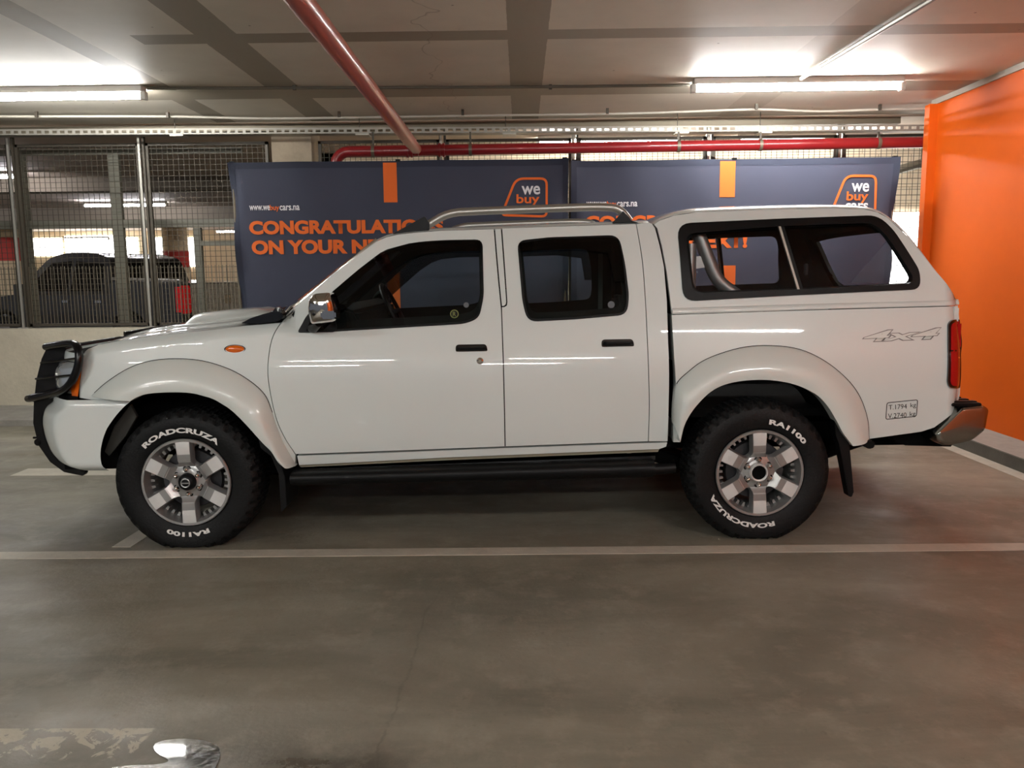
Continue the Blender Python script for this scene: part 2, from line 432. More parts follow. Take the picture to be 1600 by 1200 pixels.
# parapet and plinth, concrete column
g = G(); g.box((-16, YB, 0), (XO+.3, YB+.2, .865)); struct(g, 'wall_back', M_conc)
g = G(); g.box((-16, 7.5, 0), (XO+.0, YB, .06)); struct(g, 'baseboard_back', M_kerb, bevel=.004)
g = G(); a = ony(425, 225, YB-.0); b = ony(487, 225, YB)
g.box((a.x, YB-.02, .865), (b.x, YB+.35, ZC-.0)); struct(g, 'column', M_col)
# downstand beam edge line at the back of the ceiling
g = G(); zt = ony(800, 196, YB-.06).z; g.box((-16, YB-.09, zt-.03), (XO, YB+.0, ZC)); struct(g, 'beam_edge', M_rust)

# ------------------------------------------------ ceiling lamps
def lamp(x0, x1, y, label, tube=M_tube, z=ZC, yaw=0, group=None):
    r = empty('ceiling_lamp', ((x0+x1)/2, y, z), yaw); L = x1-x0
    g = G(); g.box((-L/2, -.05, -.045), (L/2, .05, 0)); g.build('housing', M_lampb, r, bevel=.004)
    for s in (-1, 1):
        g = G(); g.box((s*L/2-.02, -.03, -.105), (s*L/2+.02, .03, -.04)); g.build('end_cap', M_lampb, r, bevel=.004)
    g = G(); g.tube([(-L/2+.02, -.0, -.078), (L/2-.02, -.0, -.078)], .019, 12); g.build('tube', tube, r)
    tag(r, label, 'lamp', group); return r
zl = ZC-.078
a, b = onz(1085, 138, zl), onz(1405, 138, zl)
lamp(a.x, b.x, (a.y+b.y)/2, 'lit fluorescent tube lamp on the ceiling above the canopy, near the orange wall')
LY = (a.y+b.y)/2
a = onz(225, 151, zl); lamp(a.x-1.55, a.x, a.y, 'lit fluorescent tube lamp at the left edge of the ceiling')
LLX, LLY = a.x, a.y
for (x, y) in ((-3.9, .1), (2.5, .1), (-5.4, -3.2), (-2.2, -3.2), (1.0, -3.2), (-3.2, -6.8), (.6, -6.8)):
    lamp(x-.78, x+.78, y, 'fluorescent tube lamp on the ceiling behind the photographer', group='lamps behind the photographer')

# ------------------------------------------------ conduits, tray, pipes
def conduit(pts, r, name, mat, label, cat, clips=(), n=8):
    root = None
    g = G(); g.tube(pts, r, n); o = g.build(name, mat); tag(o, label, cat)
    for c in clips:
        q = G(); q.box((c.x-.012, c.y-.012, c.z-r*1.6), (c.x+.012, c.y+.012, ZC-.002)); q.build('clip', M_frame, o)
    return o
za = ZC-.02
yq = lambda px, py, z=za: onz(px, py, z)
conduit([yq(230, 138), yq(520, 137), yq(800, 136), yq(1078, 133)], .012, 'conduit', M_dcond, 'thin grey conduit running along the ceiling between the two lamps', 'conduit',
        [yq(460, 137), yq(860, 136)])
Yc = 6.95
cl = [(57, 180), (262, 181), (530, 180), (723, 177), (949, 175), (1182, 168), (1375, 169)]
pts = [onz(px, py, ZC-.035) for px, py in ((-60, 182), (0, 182), (57, 182), (262, 182), (400, 185), (530, 184), (723, 181), (949, 178), (1060, 175), (1182, 171), (1280, 174), (1375, 171), (1460, 170))]
conduit(cr(pts, 4), .011, 'conduit', M_pvc, 'white sagging conduit clipped below the ceiling in front of the fence', 'conduit', [onz(px, py, ZC-.035) for px, py in cl])
a, b = onz(1455, 0, za), onz(1252, 122, za); dd = (a-b)
conduit([b, b+dd*3.2], .016, 'conduit', M_galv, 'galvanised conduit on the ceiling running from the right lamp towards the camera', 'conduit')
# perforated cable tray
Yt = 8.05
p0, p1 = ony(-80, 207, Yt), ony(1500, 199, Yt)
r = empty('cable_tray', (p0.x, Yt, p0.z)); L = p1.x-p0.x; dz = (p1.z-p0.z)/L
g = G(); hh = .055; pitch = .075; n = int(L/pitch)
g.box((0, 0, -.03), (L, .12, -.027))
g.box((0, 0, -.03), (L, .003, -.014)); g.box((0, 0, .012), (L, .003, .027))
for i in range(n): g.box((i*pitch, 0, -.014), (i*pitch+.03, .003, .012))
g.v = [(v[0], v[1], v[2]+v[0]*dz) for v in g.v]
g.build('tray', pbr('tray_steel', rgb(150, 146, 136), .5, .4), r, ang=20)
for px in (270, 560, 790, 1060, 1190):
    x = ony(px, 200, Yt).x-p0.x; zz = x*dz
    q = G(); q.tube([(x, .05, -.03+zz), (x, .05, ZC-p0.z)], .004, 6); q.build('hanger_rod', M_frame, r)
    q = G(); q.box((x-.03, -.015, -.045+zz), (x+.1, .13, -.032+zz)); q.build('bracket', M_galv, r, bevel=.002)
tag(r, 'perforated galvanised cable tray hung below the ceiling along the fence', 'cable tray')
# red fire main above the banners
Yp = 7.98
q0, q1 = ony(545, 237, Yp), ony(1460, 222, Yp); rp = .052
r = empty('fire_pipe', (q0.x, Yp, q0.z)); d = q1-q0
g = G(); el = [(0, 0, 0)]+[(-.13*math.sin(t), 0, -.13*(1-math.cos(t))) for t in (.3, .6, .9, 1.2, 1.5)]+[(-.13, 0, -.5)]
g.tube([(d.x, 0, d.z)]+el, rp, 20); g.build('pipe', M_redp, r)
for px in (600, 640, 690, 902, 1300): 
    t = (ony(px, 225, Yp).x-q0.x); z = d.z*t/d.x
    if px in (640, 690):
        q = G(); q.lathe([(rp, -.03), (rp+.014, -.03), (rp+.014, -.01), (rp+.004, -.01), (rp+.004, .01), (rp+.014, .01), (rp+.014, .03), (rp, .03)], (t, 0, z), 20, 'x'); q.build('coupling', M_redp, r)
    else: pass
for px in (583, 735, 1060, 1188, 1372):
    t = (ony(px, 225, Yp).x-q0.x); z = d.z*t/d.x
    q = G(); q.lathe([(rp, -.015), (rp+.006, -.015), (rp+.006, .015), (rp, .015)], (t, 0, z), 20, 'x'); q.build('hanger', M_rust, r); q = G(); q.box((t-.009, -.006, z+rp), (t+.009, .006, ony(px, 208, Yt).z-q0.z)); q.build('hanger_strap', M_frame, r)
tag(r, 'red fire main running horizontally above the banners', 'pipe')
# sloping red sprinkler branch, towards the camera
e0 = ony(650, 233, Yp-.13); e1 = onz(468, 0, e0.z)
dv = (e1-e0).normalized()
r = empty('sprinkler_pipe', e0); g = G(); g.tube([(0, 0, 0), dv*.42], .050, 20); g.tube([dv*.40, dv*7.5], .056, 24)
g.build('pipe', M_redd, r)
g = G(); g.lathe([(.05, -.02), (.066, -.02), (.066, .02), (.05, .02)], (0, .0, 0), 20, 'x'); g.build('coupling', M_redp, r)
tag(r, 'thick red sprinkler pipe running diagonally below the ceiling towards the camera', 'pipe')

# ------------------------------------------------ fence of welded mesh on the parapet
Yf = 8.5
def wire_panel(xa, xb, z0, z1, label, dense=None, step=.0535, mat=M_wire):
    r = empty('mesh_fence_panel', ((xa+xb)/2, Yf, z0)); w = (xb-xa)/2; h = z1-z0
    g = G(); fr = .028
    for (x0, x1, a, b) in ((-w, -w+fr, 0, h), (w-fr, w, 0, h), (-w, w, 0, fr), (-w, w, h-fr, h)): g.box((x0, -.015, a), (x1, .02, b))
    g.build('frame', M_frame, r)
    g = G(); n = int(2*w/step)
    for i in range(1, n): x = -w+2*w*i/n; g.box((x-.0022, -.0022, fr), (x+.0022, .0022, h-fr))
    m = int(h/step)
    for i in range(1, m): z = h*i/m; g.box((-w+fr, -.004, z-.0022), (w-fr, 0, z+.0022))
    g.build('wire_mesh', mat, r)
    if dense:
        g = G(); n2 = int(2*w/.037)
        for i in range(1, n2): x = -w+2*w*i/n2; g.box((x-.003, -.012, fr), (x+.003, -.008, dense))
        g.build('bars', M_rust, r)
    tag(r, label, 'fence'); return r
def X(px, py=225): return ony(px, py, Yf).x
posts = [(-195, 0), (13, 1), (218, 1), (500, 2), (692, 3), (898, 3), (1108, 3), (1312, 3)]
zb, zt = .885, 2.74
names = ['mesh fence panel at the far left, cut by the photo edge', 'mesh fence panel at the left with the dark car roof behind it',
         'mesh fence panel just left of the first banner, tail lamps visible behind it']
XP = [X(-195), X(18), X(222), X(424)]
for i in range(3):
    wire_panel(XP[i]+.035, XP[i+1]-.035, zb, zt, names[i], dense=.62)
XP2 = [X(492), X(692), X(898), X(1108), X(1312), X(1520)]
nm = ['right of the concrete column, behind the red elbow pipe', 'behind the middle of the first banner, left of the banner joint', 'behind the joint and left half of the second banner', 'behind the middle of the second banner',
      'at the far right beside the orange wall']
for i in range(5):
    wire_panel(XP2[i]+.035, XP2[i+1]-.035, zb, zt, 'mesh fence panel '+nm[i])
pl = ['at the left edge of the photo', 'second from the left, before the dark parked pickup', 'between the first panels right of the column', 'behind the joint of the banners', 'behind the middle of the right banner', 'nearest the orange wall']
for px, l in zip((18, 222, 692, 898, 1108, 1312), pl):
    x = X(px); r = empty('fence_post', (x, Yf-.03, .865))
    g = G(); g.box((-.033, -.02, 0), (-.005, .0, 2.0)); g.box((-.033, -.02, 0), (-.028, .03, 2.0)); g.build('post', M_galv, r)
    g = G(); g.box((-.07, -.03, 0), (.05, .03, .012)); g.build('foot_plate', M_galv, r)
    g = G(); g.box((.012, -.01, 0), (.034, .03, 2.0)); g.build('angle_iron', M_frame, r)
    tag(r, 'steel fence post standing on the parapet '+l, 'post', 'fence posts')
# grey gate frame just behind the mesh, left
Yg = 8.85
def gx(px, py=300): return ony(px, py, Yg).x
r = empty('gate_frame', (gx(180), Yg, .86))
def gbox(n, x0, x1, z0, z1):
    q = G(); q.box((x0-gx(180), -.03, z0-.86), (x1-gx(180), .03, z1-.86)); q.build(n, M_olive, r, bevel=.003)
gz = lambda py: ony(200, py, Yg).z
gbox('post', gx(30), gx(43), .86, gz(241)); gbox('post', gx(174), gx(190), .86, gz(241))
gbox('rail', gx(44), gx(173), gz(356), gz(344)); gbox('rail', gx(191), gx(385), gz(356), gz(344)); gbox('rail', gx(-150), gx(29), gz(356), gz(344)); gbox('rail', gx(-150), gx(383), gz(241), gz(232.5))
gbox('post', gx(300), gx(311), .86, gz(357))
gbox('rail', gx(311), gx(385), gz(385), gz(378))
tag(r, 'grey steel gate frame standing just behind the left mesh panels', 'gate')
# painted wall behind the right half of the fence
YW = 10.3
xw0 = ony(505, 300, YW).x
def brick_mat():
    m = pbr('painted_blockwork', rgb(226, 208, 180), .8)
    nt = m.node_tree; b = nt.nodes['Principled BSDF']; br = nt.nodes.new('ShaderNodeTexBrick')
    br.inputs['Color1'].default_value = rgb(228, 210, 182); br.inputs['Color2'].default_value = rgb(220, 202, 176); br.inputs['Mortar'].default_value = rgb(176, 156, 130)
    br.inputs['Scale'].default_value = 1; br.inputs['Brick Width'].default_value = .4; br.inputs['Row Height'].default_value = .1; br.inputs['Mortar Size'].default_value = .006
    tc = nt.nodes.new('ShaderNodeTexCoord'); sx = nt.nodes.new('ShaderNodeSeparateXYZ'); cx = nt.nodes.new('ShaderNodeCombineXYZ')
    nt.links.new(tc.outputs['Object'], sx.inputs[0]); nt.links.new(sx.outputs[0], cx.inputs[0]); nt.links.new(sx.outputs[2], cx.inputs[1])
    nt.links.new(cx.outputs[0], br.inputs['Vector']); nt.links.new(br.outputs['Color'], b.inputs['Base Color'])
    return m
g = G(); g.box((xw0, YW, 0), (8, YW+.2, ZC-.02)); struct(g, 'wall_behind_fence', brick_mat())
g = G(); za_, zb_ = ony(1400, 405, YW).z, ony(1400, 332, YW).z
g.box((ony(1392, 350, YW-.02).x, YW-.03, 1.0), (ony(1470, 350, YW).x, YW+.0, zb_)); o = struct(g, 'window_1', M_day)
a = lamp(.2, 1.75, 9.2, 'fluorescent tube lamp behind the fence, hidden by the beam', M_tube, ZC-.02)
a = lamp(2.4, 3.95, 9.2, 'fluorescent tube lamp behind the fence on the right, hidden by the beam', M_tube, ZC-.02)
# slanted rail seen at the far right between banner and orange wall
g = G(); g.tube([ony(1395, 268, 9.6), ony(1470, 247, 9.6)], .05, 8); hr = g.build('handrail', M_rust); q = G(); hp = ony(1440, 256, 9.6); q.box((hp.x-.01, 9.59, hp.z), (hp.x+.01, 9.61, ZC-.02)); q.build('hanger_rod', M_rust, hr); tag(hr, 'brown slanting rail behind the mesh, right of the second banner', 'rail')

# ------------------------------------------------ far hall
YF = 26.0
g = G(); g.box((-30, YF, 0), (16, YF+.3, ZC)); struct(g, 'wall_far', M_cream)
g = G(); g.box((xw0, YW, 0), (xw0+.2, YF, ZC)); struct(g, 'wall_side_far', M_cream)
for i, (x0, x1, y0, y1) in enumerate(((38, 95, 372, 400), (103, 178, 368, 402), (193, 214, 371, 402), (241, 265, 371, 418), (284, 303, 371, 417), (-60, -5, 372, 402))):
    a, b = ony(x0, y1, YF-.05), ony(x1, y0, YF-.05)
    g = G(); g.box((a.x, YF-.04, a.z), (b.x, YF+.01, b.z)); struct(g, 'window_%d' % (i+2), M_day)
for px, w, yy, l in ((14, .42, 20, 'far left round column with a red band behind the fence'), (275, .36, 24.5, 'round column with a red band between the bright far openings')):
    a = ony(px, 400, yy); r = empty('concrete_column', (a.x, yy, 0)); z1 = ony(px, 408 if px < 100 else 418, yy).z; z2 = ony(px, 372 if px < 100 else 392, yy).z
    g = G(); g.lathe([(w, 0), (w, ZC)], (0, 0, 0), 24, 'z', True); g.build('shaft', M_cream, r)
    g = G(); g.lathe([(w+.01, z1), (w+.01, z2)], (0, 0, 0), 24, 'z', True); g.build('painted_band', M_rcol, r)
    tag(r, l, 'column')
for (x0, x1, py, yy, l) in ((131, 260, 318, 16.2, 'lit tube lamp in the far hall above the dark pickup'), (-40, 38, 271, 11.6, 'bright lit tube lamp in the far hall at the left edge'),
                            (338, 368, 362, 24, 'small far lit tube lamp beside the banner edge'), (100, 170, 374, 24.5, 'lit tube lamp in front of the far windows')):
    a, b = ony(x0, py, yy), ony(x1, py, yy); lamp(a.x, b.x, yy, l, M_tubef, min(a.z+.07, ZC-.02))
for (x, yy) in ((-1.5, 11.3), (-1.2, 15), (-12, 15), (-1.4, 20)):  # extra tubes added out of view to brighten the far hall
    lamp(x-.8, x+.8, yy, 'added unseen tube lamp brightening the far hall, out of view', M_tubef, ZC-.02, group='added unseen lamps of the far hall')
g = G(); g.box((-30, 17.5, ZC-.35), (xw0, 17.9, ZC-.02)); struct(g, 'beam', pbr('far_beam', rgb(120, 110, 96), .8))
g = G(); g.box((-30, 12.4, ZC-.22), (xw0, 12.7, ZC-.02)); struct(g, 'beam_near', MATS['far_beam'])

# dark pickup parked in the far hall ---------------------------------
def far_pickup(x_tail, y, rz):
    R = empty('parked_pickup', (x_tail, y, 0), rz)
    tag(R, 'dark grey double cab pickup parked behind the mesh fence at the left', 'car')
    L = 5.35; w = .93          # extends towards -x from the tail, centre at y=0
    def arch(cx, r=.43, n=9): return [(cx+r*math.cos(t), .42+r*math.sin(t)*1.0) for t in [PI*k/n for k in range(n+1)]]
    low = [(0, .55), (0, 1.30), (-1.62, 1.34), (-1.62, 1.12), (-3.75, 1.10), (-4.0, 1.12), (-5.1, 1.02), (-5.3, .8), (-5.3, .45), (-4.85, .40)]
    low += [(x, z) for x, z in sorted(arch(-4.35), key=lambda p: p[0])]
    low += [(-3.9, .38), (-1.75, .38)] + [(x, z) for x, z in sorted(arch(-1.2), key=lambda p: p[0])] + [(-.7, .5)]
    g = G(); g.prism(low, -w, w); g.build('body', M_car, R, bevel=.03)
    cab = fillet([(-1.62, 1.12), (-1.75, 1.72, .12), (-2.2, 1.82, .2), (-2.9, 1.83, .2), (-3.3, 1.74, .15), (-4.05, 1.12)])
    g = G()
    for s in (1,):
        n = len(cab); v = []
        for yy in (-w+.02, -w+.2, w-.2, w-.02):
            top = abs(yy) < w-.1
            for p in cab: v.append((p[0], yy if top else yy, p[1] if top else 1.12+(p[1]-1.12)*.0))
        # tapered greenhouse
        v = [(p[0], -(w-.03-(p[1]-1.12)*.26), p[1]) for p in cab]+[(p[0], (w-.03-(p[1]-1.12)*.26), p[1]) for p in cab]
        f = [tuple(range(n)), tuple(reversed(range(n, 2*n)))]+[(i, i+n, (i+1) % n+n, (i+1) % n) for i in range(n)]
        g.add(v, f)
    g.build('cab', M_car, R, bevel=.01)
    def side(poly, n, m, off=.012, s=-1):
        g = G(); v = []
        for o in (off, -.02):
            v += [(x, s*(w-.03-(z-1.12)*.26+o), z) for x, z in poly]
        k = len(poly); g.add(v, [tuple(range(k)), tuple(reversed(range(k, 2*k)))]+[(i, i+k, (i+1) % k+k, (i+1) % k) for i in range(k)]); g.build(n, m, R)
    for s in (-1, 1):
        side([(-1.85, 1.18), (-1.88, 1.62), (-2.55, 1.68), (-2.6, 1.18)], 'side_window', M_carg, s=s)
        side([(-2.7, 1.18), (-2.68, 1.68), (-3.15, 1.66), (-3.75, 1.18)], 'side_window', M_carg, s=s)
    g = G(); g.add([(-1.60, -.65, 1.22), (-1.60, .65, 1.22), (-1.70, .6, 1.66), (-1.70, -.6, 1.66), (-1.66, -.65, 1.22), (-1.66, .65, 1.22), (-1.76, .6, 1.66), (-1.76, -.6, 1.66)], [(0,1,2,3),(4,7,6,5),(0,4,5,1),(1,5,6,2),(2,6,7,3),(3,7,4,0)]); g.build('rear_window', M_carg, R)
    g = G(); g.tube([(-.05, -w+.06, 1.335), (-1.6, -w+.06, 1.375)], .025, 8); g.build('bed_rail', M_galv, R)
    g = G(); g.box((-.0, -.74, .68), (.025, .74, 1.28)); g.build('tailgate', pbr('tailgate_bright_reflection', rgb(214, 208, 198), .3, .1, .8), R, bevel=.01)  # bright reflection on the dark tailgate put into its base colour
    g = G(); g.lathe([(.001, 0), (.07, 0), (.08, .015), (.001, .02)], (.026, 0, 1.02), 20, 'x'); g.build('tailgate_emblem', M_chrome, R)
    g = G(); g.box((.02, -.6, .55), (.14, .6, .66)); g.box((.02, -.93, .5), (.1, -.5, .68)); g.box((.02, .5, .5), (.1, .93, .68)); g.build('rear_bumper', M_chrome, R, bevel=.02)
    for s in (-1, 1):
        g = G(); g.box((-.14, s*w-.04*s-.02, .82), (.03, s*w+.015*s, 1.26)) if s > 0 else g.box((-.14, -w-.015, .82), (.03, -w+.17, 1.26)); g.build('tail_light', M_tlr, R, bevel=.02)
    for cx in (-1.2, -4.35):
        for s in (-1, 1):
            g = G(); g.lathe([(.2, 0), (.24, -.01), (.36, 0), (.385, .03), (.385, .22), (.34, .24)], (cx, 0, .385), 28)
            g.v = [(a, (b-w+.0) if s < 0 else w-b, c) for a, b, c in g.v]; t = g.build('wheel', M_rub, R)
            g = G(); g.lathe([(.001, .03), (.08, .02), (.2, .0), (.24, .0)], (cx, 0, .385), 24)
            g.v = [(a, (b-w+.0) if s < 0 else w-b, c) for a, b, c in g.v]; g.build('rim', M_alloy, t)
            g = G(); 
    g = G(); g.tube([(-3.3, -w-.05, 1.16), (-3.42, -w-.18, 1.18)], .03, 8); g.box((-3.52, -w-.34, 1.1), (-3.36, -w-.12, 1.3)); g.build('side_mirror', M_car, R, bevel=.02)
    g = G(); g.box((-2.75, -w-.02, .98), (-2.6, -w+.0, 1.02)); g.build('door_handle', M_chrome, R); 
    g = G(); g.box((-1.95, -w-.02, .98), (-1.8, -w+.0, 1.02)); g.build('door_handle', M_chrome, R)
    return R
tl = ony(338, 455, 13.2); far_pickup(tl.x, 13.6, -.42)

# ------------------------------------------------ banners
Ybn = 7.2
def banner(pxl, pxr, ytop_l, ytop_r, off, label, url_px, head_px):
    pl_, pr_ = ony(pxl, ytop_l, Ybn), ony(pxr, ytop_r, Ybn)
    x0, x1 = pl_.x, pr_.x; zt = (pl_.z+pr_.z)/2; w = x1-x0; zb = .09; xc = (x0+x1)/2
    R = empty('banner_stand', (xc, Ybn, 0)); tag(R, label, 'banner', None)
    ph = 1.3 if off else 0
    def wave(x, z):                 # gentle folds of the fabric
        u = (x-x0)/w
        return .010*math.sin(x*5+ph+z*.8)+.006*math.sin(x*11+z*3)+.03*max(0, (abs(u-.5)-.46)/.04)**2*math.sin(z*7+ph)
    def P(x, z, d=0):
        u = (x-x0)/w; e = max(0, (u-.7)/.3) if off else -max(0, (.3-u)/.3)
        return (x-xc-e*.035*(zt-z), wave(x, z)-d, z)
    g = G(); nx, nz = 90, 50
    rows = [[P(x0+w*i/nx, zb+(zt-zb)*j/nz) for i in range(nx+1)] for j in range(nz+1)]
    g.grid(rows)
    rows2 = [[(a, b+.004, c) for a, b, c in r] for r in rows]; o = len(g.v); g.grid(rows2)
    g.build('fabric', M_ban, R, ang=180, recalc=False)
    g = G()
    for (a0, a1, c0, c1) in ((x0, x1, zt-.055, zt), (x0, x0+.05, zb, zt), (x1-.05, x1, zb, zt)):
        n, m = max(2, int((a1-a0)/.03)), max(2, int((c1-c0)/.05))
        g.grid([[P(a0+(a1-a0)*i/n, c0+(c1-c0)*j/m, .002) for i in range(n+1)] for j in range(m+1)])
    g.build('hem', M_hem, R, ang=180, recalc=False)
    o = off
    def rect(pa, pb, name, mat, d=.004):
        a, b = ony(*pa, Ybn), ony(*pb, Ybn); q = G(); n = 6
        q.grid([[P(a.x+(b.x-a.x)*i/n, b.z+(a.z-b.z)*j/n, d) for i in range(n+1)] for j in range(n+1)]); q.build(name, mat, R, ang=180, recalc=False)
    dy = -2 if off else 0
    rect((598+o, 254+dy), (621+o, 316+dy-6*(o > 0)), 'orange_tab', M_borng); rect((605+o*.985, 425+dy-8*(o > 0)), (627+o*.985, 520), 'orange_tab', M_borng)
    def txt(s, a, b, name, mat, bold=.02, sh=0):
        A, B = ony(*a, Ybn), ony(*b, Ybn); q = G()    # a: left bottom, b: right top pixel
        text_on(q, s, lambda u, v: P(A.x+(B.x-A.x)*u, A.z+(B.z-A.z)*v, .005), bold); q.build(name, mat, R, ang=180, recalc=False)
    ux = url_px
    txt('www.we', (ux, 329+dy-4*(o > 0)), (ux+32, 321+dy-4*(o > 0)), 'web_address', M_bwht, .02)
    txt('buy', (ux+32.5, 331+dy-4*(o > 0)), (ux+47, 320+dy-4*(o > 0)), 'web_address', M_borng, .02)
    txt('cars.na', (ux+48, 329+dy-4*(o > 0)), (ux+80, 321+dy-4*(o > 0)), 'web_address', M_bwht, .02)
    hx = head_px; k = -2 if o else 0; yy = -8 if o else 0
    txt('CONGRATULATIONS', (hx, 367+yy), (hx+306, 342+yy), 'heading', M_borng, .05)
    txt('ON YOUR NEXT!', (hx+3+k, 398+yy), (hx+254, 373+yy), 'heading', M_borng, .05)
    txt('CAR, WE HOPE TO SEE YOU'[:3], (hx+3, 429+yy), (hx+3+.1, 428.9+yy), 'heading', M_borng, .0) if False else None
    # logo frame: open trapezoid with rounded corners
    lx = 783 if not o else 1298; ly = 0 if not o else -4
    k = [(lx+1, 338+ly), (lx+2, 322+ly), (lx+22, 280+ly), (lx+30, 276+ly), (lx+66, 276+ly), (lx+73, 282+ly), (lx+73, 330+ly), (lx+68, 339+ly), (lx+6, 340+ly), (lx+1, 338+ly)]
    pp = [ony(a, b, Ybn) for a, b in fillet([(lx-2, 338+ly, 10), (lx+22, 277+ly, 14), (lx+73, 277+ly, 12), (lx+73, 340+ly, 10)])]
    q = G(); n = len(pp)
    cxx = sum(p.x for p in pp)/n; czz = sum(p.z for p in pp)/n
    v = []
    for i, p in enumerate(pp):
        t = (pp[(i+1) % n]-pp[i-1]).normalized(); nrm = Vector((t.z, 0, -t.x))
        if nrm.dot(Vector((cxx-p.x, 0, czz-p.z))) < 0: nrm = -nrm
        v += [P(p.x, p.z, .006), P(p.x+nrm.x*.02, p.z+nrm.z*.02, .006)]
    q.add(v, [(2*i, 2*i+1, (2*i+3) % (2*n), (2*i+2) % (2*n)) for i in range(n)]); q.build('logo_frame', M_borng, R, ang=180, recalc=False)
    txt('we', (lx+32, 304+ly), (lx+61, 290+ly), 'logo_word', M_bwht, .02); txt('buy', (lx+24, 322+ly), (lx+60, 303+ly), 'logo_word', M_borng, .02)
    txt('cars', (lx+22, 333+ly), (lx+60, 321+ly), 'logo_word', M_bwht, .02)
    # steel stand behind
    g = G()
    for x in (x0+.03, x1-.03): g.tube([(x-xc, .03, .02), (x-xc, .03, zt)], .013, 8)
    g.tube([(x0-xc+.02, .03, zt-.012), (x1-xc-.02, .03, zt-.012)], .013, 8); g.tube([(x0-xc+.02, .03, .12), (x1-xc-.02, .03, .12)], .013, 8); g.build('stand_frame', M_rust, R)
    for x in (x0+.03, xc, x1-.03):
        g = G(); g.box((x-xc-.02, -.0, zt-.01), (x-xc+.02, .03, zt+.012)); g.build('clip', M_blk, R)
        g = G(); g.box((x-xc-.025, -.22, 0), (x-xc+.025, .22, .02)); g.build('foot', M_rust, R)
    return R
banner(356, 888, 252, 250, 0, 'dark blue and orange congratulations banner on the left, behind the cab', 388, 387)
banner(892, 1405, 248, 249, 527, 'dark blue and orange congratulations banner on the right, behind the canopy', 916, 914)

# ================================================================== THE TRUCK
TR = empty('pickup_truck', (TO.x, TO.y, 0), TA)
tag(TR, 'white double cab pickup truck with canopy, roof rails and black bull bar', 'pickup truck')
YC = .89
LX = lambda px, py=600, y=.06: loc(px, py, y)[0]
XE = loc(1501, 560, .12)[0]
KN = [(.25, .15), (.40, .095), (.52, .072), (.66, .060), (.80, .054), (.88, .057), (.95, .066), (1.02, .082), (1.10, .101), (1.17, .121), (1.30, .158), (1.45, .200), (1.58, .250), (1.66, .288), (1.75, .34), (1.85, .42)]
def f0(x, z):
    y = interp(KN, z)
    y += .008*((x-1.6)/2.2)**2
    if x < -.1: y += .030*((-.1-x)/.43)**2
    if x > XE-.09: y += .07*min(1.1, (x-XE+.09)/.09)**2.2
    return y
# crest line of the front wing / bonnet edge
def S(px, py, off=0, f=f0, it=7):
    y = .07
    for _ in range(it):
        x, z = loc(px, py, y+off); y = f(x, z)
    x, z = loc(px, py, y+off); return x, z
CRpx = [(126, 552), (133, 546), (150, 539.5), (190, 531.5), (240, 525), (320, 517), (376, 510), (437, 505)]
CRW = [S(*p) for p in CRpx]
def zcr(x): return interp(CRW, x) if x > CRW[0][0] else CRW[0][1]-.9*(CRW[0][0]-x)**1.0*.35-1.2*(CRW[0][0]-x)**2
def f(x, z):
    y = f0(x, z)
    if x < .55:
        d = z-(zcr(x)-.055)
        if d > 0: y += .030*(d/.055)**2
    return y
def fn_(x, z, e=1e-3):
    n = Vector(((f(x+e, z)-f(x-e, z))/(2*e), -1, (f(x, z+e)-f(x, z-e))/(2*e))); return n.normalized()
def offset_poly(P, d):
    n = len(P); A = sum(P[i].x*P[(i+1) % n].y-P[(i+1) % n].x*P[i].y for i in range(n)); s = 1 if A > 0 else -1; out = []
    for i in range(n):
        a = (P[i]-P[i-1]); b = (P[(i+1) % n]-P[i])
        if a.length < 1e-7 or b.length < 1e-7: out.append(P[i]); continue
        a.normalize(); b.normalize(); na = Vector((-a.y, a.x))*s; nb = Vector((-b.y, b.x))*s; m = (na+nb)
        if m.length < 1e-6: out.append(P[i]); continue
        m.normalize(); out.append(P[i]+m*d/max(.5, m.dot(na)))
    return out
def clean(P):
    out = []
    for p in P:
        if not out or (p-out[-1]).length > 8e-4: out.append(p)
    if (out[0]-out[-1]).length < 8e-4: out.pop()
    return out
